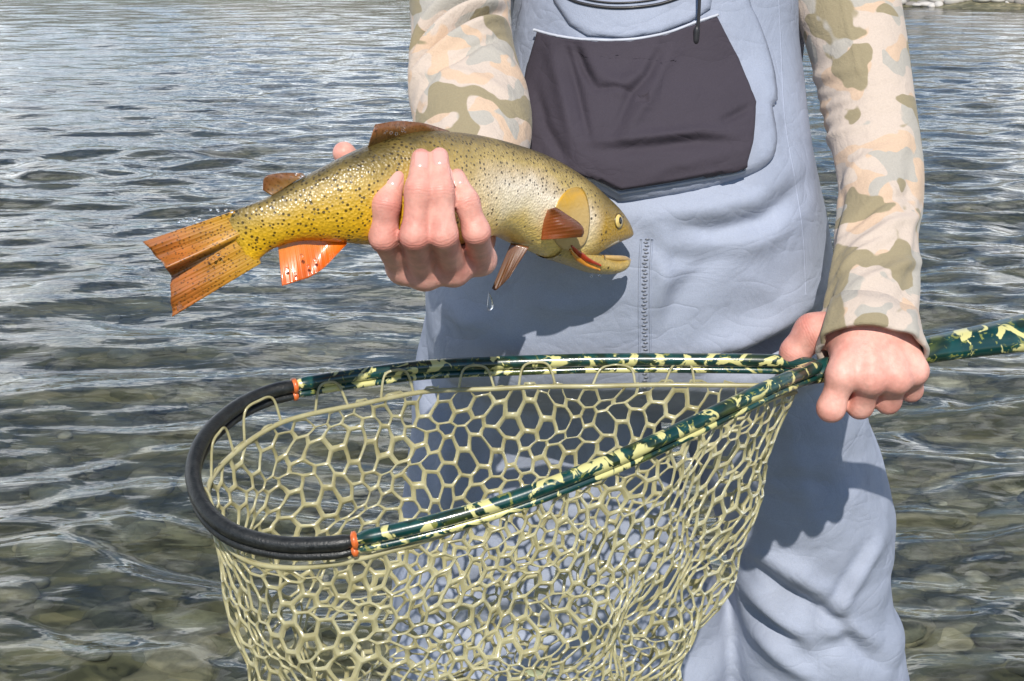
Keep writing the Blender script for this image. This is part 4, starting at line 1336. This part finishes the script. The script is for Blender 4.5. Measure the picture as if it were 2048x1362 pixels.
FAR = [(1640, 736, 1.158), (1600, 730, 1.172), (1550, 726, 1.182), (1400, 724, 1.190), (1200, 724, 1.192), (1000, 730, 1.190), (850, 737, 1.180), (700, 756, 1.160), (588, 775, 1.140)]
TIP = [(588, 775, 1.140), (530, 790, 1.128), (470, 820, 1.108), (415, 870, 1.080), (389, 925, 1.052), (391, 980, 1.025), (420, 1032, 1.002), (475, 1070, .985), (560, 1091, .975), (650, 1092, .970), (708, 1084, .970)]
NEAR = [(708, 1084, .970), (850, 1053, .975), (1000, 1010, .985), (1150, 955, 1.000), (1300, 892, 1.025), (1450, 820, 1.065), (1560, 768, 1.105), (1640, 736, 1.150)]
g = lambda L: [at(*p) for p in L]
path_all = catmull(g(FAR) + g(TIP)[1:] + g(NEAR)[1:], 900)
Lc = np.concatenate([[0], np.cumsum(np.linalg.norm(np.diff(path_all, axis=0), axis=1))])
def idx_near(p): return int(np.argmin(np.linalg.norm(path_all - np.array(p), axis=1)))
i1, i2 = idx_near(at(588, 775, 1.14)), idx_near(at(708, 1084, .970))
PLN = np.array([0.02, -0.18, 0.98]); PLN /= np.linalg.norm(PLN)
def rail(name, a, b_, rs, ru, off, material, parent=net, sides=16, step=3):
    P = path_all[a:b_ + 1:step] + PLN * off
    n = len(P); e = np.minimum(np.arange(n), np.arange(n)[::-1]) / (3.0 if n > 12 else 1.0)
    k = np.sqrt(np.clip(1 - (1 - np.clip(e, 0, 1)) ** 2, 0.25, 1))
    V, F = tube(P, rs * k, ru * k, sides, ref=PLN)
    return mesh_obj(name, V, F, material, parent)
for a, b_ in ((0, i1), (i2, 899)):
    fr_ = rail('frame_rail', a, b_, .0058, .0054, .002, ncamo)
    rail('lower_rail', a, b_, .0044, .0034, -.0064, ncamo, fr_)
tp = rail('rubber_tip', i1 - 3, i2 + 3, .0060, .0056, .0015, rub_m)
rail('lower_rail', i1 - 3, i2 + 3, .0047, .0038, -.0070, rub_m, tp)
for c_ in (i1, i2):
    rail('orange_band', c_ - 2, c_ + 2, .0067, .0063, .0015, band_m, step=1)
    rail('orange_band', c_ - 2, c_ + 2, .0054, .0044, -.0068, band_m, step=1)
# handle: a flattened paddle that widens towards the butt
Hh = catmull([(*at(1600, 752, 1.148), .010, .007), (*at(1680, 733, 1.156), .0115, .0085), (*at(1780, 714, 1.168), .0120, .0095), (*at(1860, 699, 1.178), .0125, .0095), (*at(1960, 682, 1.19), .0150, .0105), (*at(2060, 664, 1.20), .0185, .0115), (*at(2180, 640, 1.21), .021, .012), (*at(2300, 616, 1.22), .021, .012), (*at(2340, 608, 1.224), .017, .010), (*at(2352, 606, 1.225), .004, .003)], 120)
V_, F_ = tube(Hh[:, :3], Hh[:, 3] , Hh[:, 4] , 24, ref=(0.1, -0.45, 0.9))
hd = mesh_obj('handle', V_, F_, ncamo, net)
hd['label'] = 'camouflage handle widening to the butt'

# ---- rubber mesh bag: sheet with rounded holes hung inside the frame
mesh_m, nt, b = new_mat('clear_rubber_mesh')
V = coords(nt)
c = ramp(nt, noise_tex(nt, V, 60, 3), [(0.3, srgb(172, 164, 120)), (0.7, srgb(200, 194, 154))])
nt.links.new(c.outputs[0], b.inputs['Base Color'])
b.inputs['Roughness'].default_value = 0.32
b.inputs['Transmission Weight'].default_value = 0.25; b.inputs['IOR'].default_value = 1.4
b.inputs['Subsurface Weight'].default_value = 0.35; b.inputs['Subsurface Radius'].default_value = (1, 0.9, 0.5); b.inputs['Subsurface Scale'].default_value = 0.004
b.inputs['Coat Weight'].default_value = 0.4; b.inputs['Coat Roughness'].default_value = 0.12

loop = path_all[np.linspace(8, 891, 400).astype(int)]
PL = np.concatenate([[0], np.cumsum(np.linalg.norm(np.diff(np.vstack([loop, loop[:1]]), axis=0), axis=1))])
PERIM = PL[-1]
loop_c = np.vstack([loop, loop[:1]])
def loop_at(u):
    s = (u % 1.0) * PERIM
    return np.stack([np.interp(s, PL, loop_c[:, k]) for k in range(3)], -1)
cen = np.array(at(960, 900, 1.06))
axis_l = np.array(at(1500, 790, 1.12)) - np.array(at(560, 930, 1.04)); axis_l /= np.linalg.norm(axis_l)
DEPTH = 0.23
def bag(u, v):
    """u round the frame 0..1, v 0 at the top hem .. 1 at the floor edge .. 2 at the middle of the floor."""
    P = loop_at(u)
    d = P - cen
    dl = (d @ axis_l)[..., None] * axis_l          # along the frame
    dw = d - dl
    vv = np.clip(v, 0, 1)[..., None]; fl = np.clip(v - 1, 0, 1)[..., None]
    # walls lean in a little; the end under the hand leans in most
    right = np.clip((dl @ axis_l)[..., None] / 0.22, 0, 1)
    kl = (1 - 0.05 - 0.16 * vv ** 1.1 - 0.20 * right * vv) * (1 - 0.75 * fl)
    kw = (1 - 0.07 - 0.02 * vv) * (1 - 0.75 * fl)
    base = cen + dl * kl + dw * kw
    tip_hang = np.clip(-(dl @ axis_l)[..., None] / 0.20, 0, 1) ** 2
    drop = 0.008 + 0.014 * tip_hang + 0.006 * np.clip((P[..., 1:2] - cen[1]) / 0.1, 0, 1) + DEPTH * (1 - (1 - vv) ** 1.15) + 0.025 * (1 - (1 - fl) ** 2)
    # level the floor: the wall is shorter under the low side of the frame
    zt = P[..., 2:3] - cen[2]
    low = 1 - 0.55 * vv
    out = base.copy()
    out[..., 2] = cen[2] + (zt * low - drop)[..., 0]
    # crumple
    w = 0.010 * np.sin(2 * np.pi * (5 * u + 0.7 * v)) + 0.008 * np.sin(2 * np.pi * (11 * u - 1.3 * v) + 1.0) + 0.006 * np.sin(2 * np.pi * (3 * v + 2 * u) + 2)
    w = w * (0.15 + np.clip(v, 0, 1)) * 1.0
    hd_ = d.copy(); hd_[..., 2] = 0; hd_ /= np.linalg.norm(hd_, axis=-1)[..., None] + 1e-9
    out = out + hd_ * w[..., None]
    out[..., 2] += 0.006 * np.sin(2 * np.pi * (7 * u) + 5 * v) * np.clip(v, 0, 1)
    return out

def hex_sheet(NU, v0, v1, rows, hole, thick, jit, seed):
    """Hexagonal cells with rounded holes, mapped on the bag (NU columns round it, NU even)."""
    r = np.random.default_rng(seed)
    nseg = 12
    a_ = np.arange(nseg) * 2 * np.pi / nseg
    ring = np.stack([np.cos(a_), np.sin(a_)], 1)
    hexr = np.where(np.arange(nseg) % 2 == 0, 1.0, math.cos(math.pi / 6))
    outer = ring * hexr[:, None]
    inner = ring * (0.8 * hexr + 0.2 * 0.93)[:, None] * hole
    cu = 1.0 / NU; dv = (v1 - v0) / (rows + 0.5)
    sc = np.array([cu / 1.5, dv / math.sqrt(3)])
    def warp(q):
        x, y = q[:, 0] * NU, (q[:, 1] - v0) / dv
        return np.stack([q[:, 0] + cu * jit * (np.sin(2 * np.pi * x / NU * 7 + y * 1.9) + 0.7 * np.sin(2 * np.pi * x / NU * 13 - y * 2.7 + 1)),
                         q[:, 1] + dv * jit * (np.sin(2 * np.pi * x / NU * 9 - y * 1.3) + 0.6 * np.sin(2 * np.pi * x / NU * 5 + y * 3.1 + 2))], 1)
    I, J = np.meshgrid(np.arange(NU), np.arange(rows), indexing='ij')
    I, J = I.ravel(), J.ravel()
    cc = np.stack([I * cu, v0 + dv * (J + 0.5 + 0.5 * (I % 2))], 1)
    hs = 1 + 0.05 * r.normal(size=len(cc))
    O = cc[:, None, :] + (outer * sc)[None]
    Q = np.concatenate([O, cc[:, None, :] + (inner * sc)[None] * hs[:, None, None]], 1).reshape(-1, 2)
    Q = warp(Q)
    P0 = bag(Q[:, 0], Q[:, 1])
    e = 1e-3
    N_ = np.cross(bag(Q[:, 0] + e, Q[:, 1]) - P0, bag(Q[:, 0], Q[:, 1] + e) - P0)
    N_ /= np.linalg.norm(N_, axis=1)[:, None] + 1e-12
    isin = (np.arange(len(Q)) // nseg) % 2 == 1
    th = np.where(isin, 0.35, 1.0)[:, None] * thick * 0.5
    Vt = np.concatenate([P0 + N_ * th, P0 - N_ * th]); m = len(Q)
    base = np.arange(0, m, 2 * nseg); k = np.arange(nseg)
    a0 = (base[:, None] + k).ravel(); a1 = (base[:, None] + (k + 1) % nseg).ravel()
    fc = np.stack([a0, a1, a1 + nseg, a0 + nseg], 1)
    F = [fc, fc[:, ::-1] + m, np.stack([a0 + nseg, a1 + nseg, a1 + nseg + m, a0 + nseg + m], 1)]
    return Vt, np.concatenate(F)
mb = MB()
NU = 80
V_, F_ = hex_sheet(NU, 0.0, 1.0, 14, 0.81, 0.0022, 0.20, 1); mb.add(V_, F_)
V_, F_ = hex_sheet(50, 0.985, 1.45, 5, 0.80, 0.0024, 0.08, 2); mb.add(V_, F_)
V_, F_ = hex_sheet(24, 1.44, 1.98, 5, 0.78, 0.0024, 0.06, 3); mb.add(V_, F_)
bag_o = mb.build('mesh_bag', mesh_m, net)
fix_normals(bag_o)
bag_o['kind'] = 'stuff'
# hem cord along the top of the bag
us = np.linspace(0, 1, 400, endpoint=False)
hem = bag(us, np.full(400, 0.012))
V_, F_ = tube(hem, .0021, None, 8, closed=True)
mesh_obj('hem_cord', V_, F_, mesh_m, net)
# loops that tie the hem over the frame
r = np.random.default_rng(4)
cords = []
for k in range(19):
    u0 = (k + 0.15 + 0.3 * r.random()) / 19.0
    u1 = u0 + 0.022 + 0.012 * r.random()
    pa, pb = bag(np.array([u0, u1]), np.array([0.012, 0.012]))
    q0, q1 = loop_at(np.array([u0 + 0.005, u1 - 0.005]))
    inw = cen - q0; inw[2] = 0; inw /= np.linalg.norm(inw)
    if np.linalg.norm(q0 - np.array(at(1640, 736, 1.155))) < 0.06: continue
    hi = 0.006 * r.random()
    P = [pa, q0 + inw * 0.0072 - PLN * (0.006 - hi), 0.5 * (q0 + q1) + inw * 0.0074 - PLN * (0.002 - hi), q1 + inw * 0.0072 - PLN * (0.006 - hi), pb]
    V_, F_ = tube(catmull(P, 32), .0011, None, 8, ref=(0.3, 0.2, 1))
    mesh_obj('tie_loop', V_, F_, mesh_m, net)
# round rubber pads moulded into the floor
pad_m = plain('rubber_pad', srgb(176, 184, 148), 0.35, 0.4, 60, 0.12)
for (u, v) in [(0.16, 1.12), (0.30, 1.28), (0.74, 1.05), (0.66, 1.10), (0.80, 1.14)]:
    P0 = bag(np.array([u]), np.array([v]))[0]
    e1 = bag(np.array([u + .004]), np.array([v]))[0] - P0; e1 /= np.linalg.norm(e1)
    e2 = bag(np.array([u]), np.array([v + .01]))[0] - P0; e2 -= e1 * (e1 @ e2); e2 /= np.linalg.norm(e2)
    n_ = np.cross(e1, e2)
    V_, F_ = ellipsoid(P0, (e1 * .0125, e2 * .0125, n_ * .0022), 20, 10)
    mesh_obj('rubber_pad', V_, F_, pad_m, net)
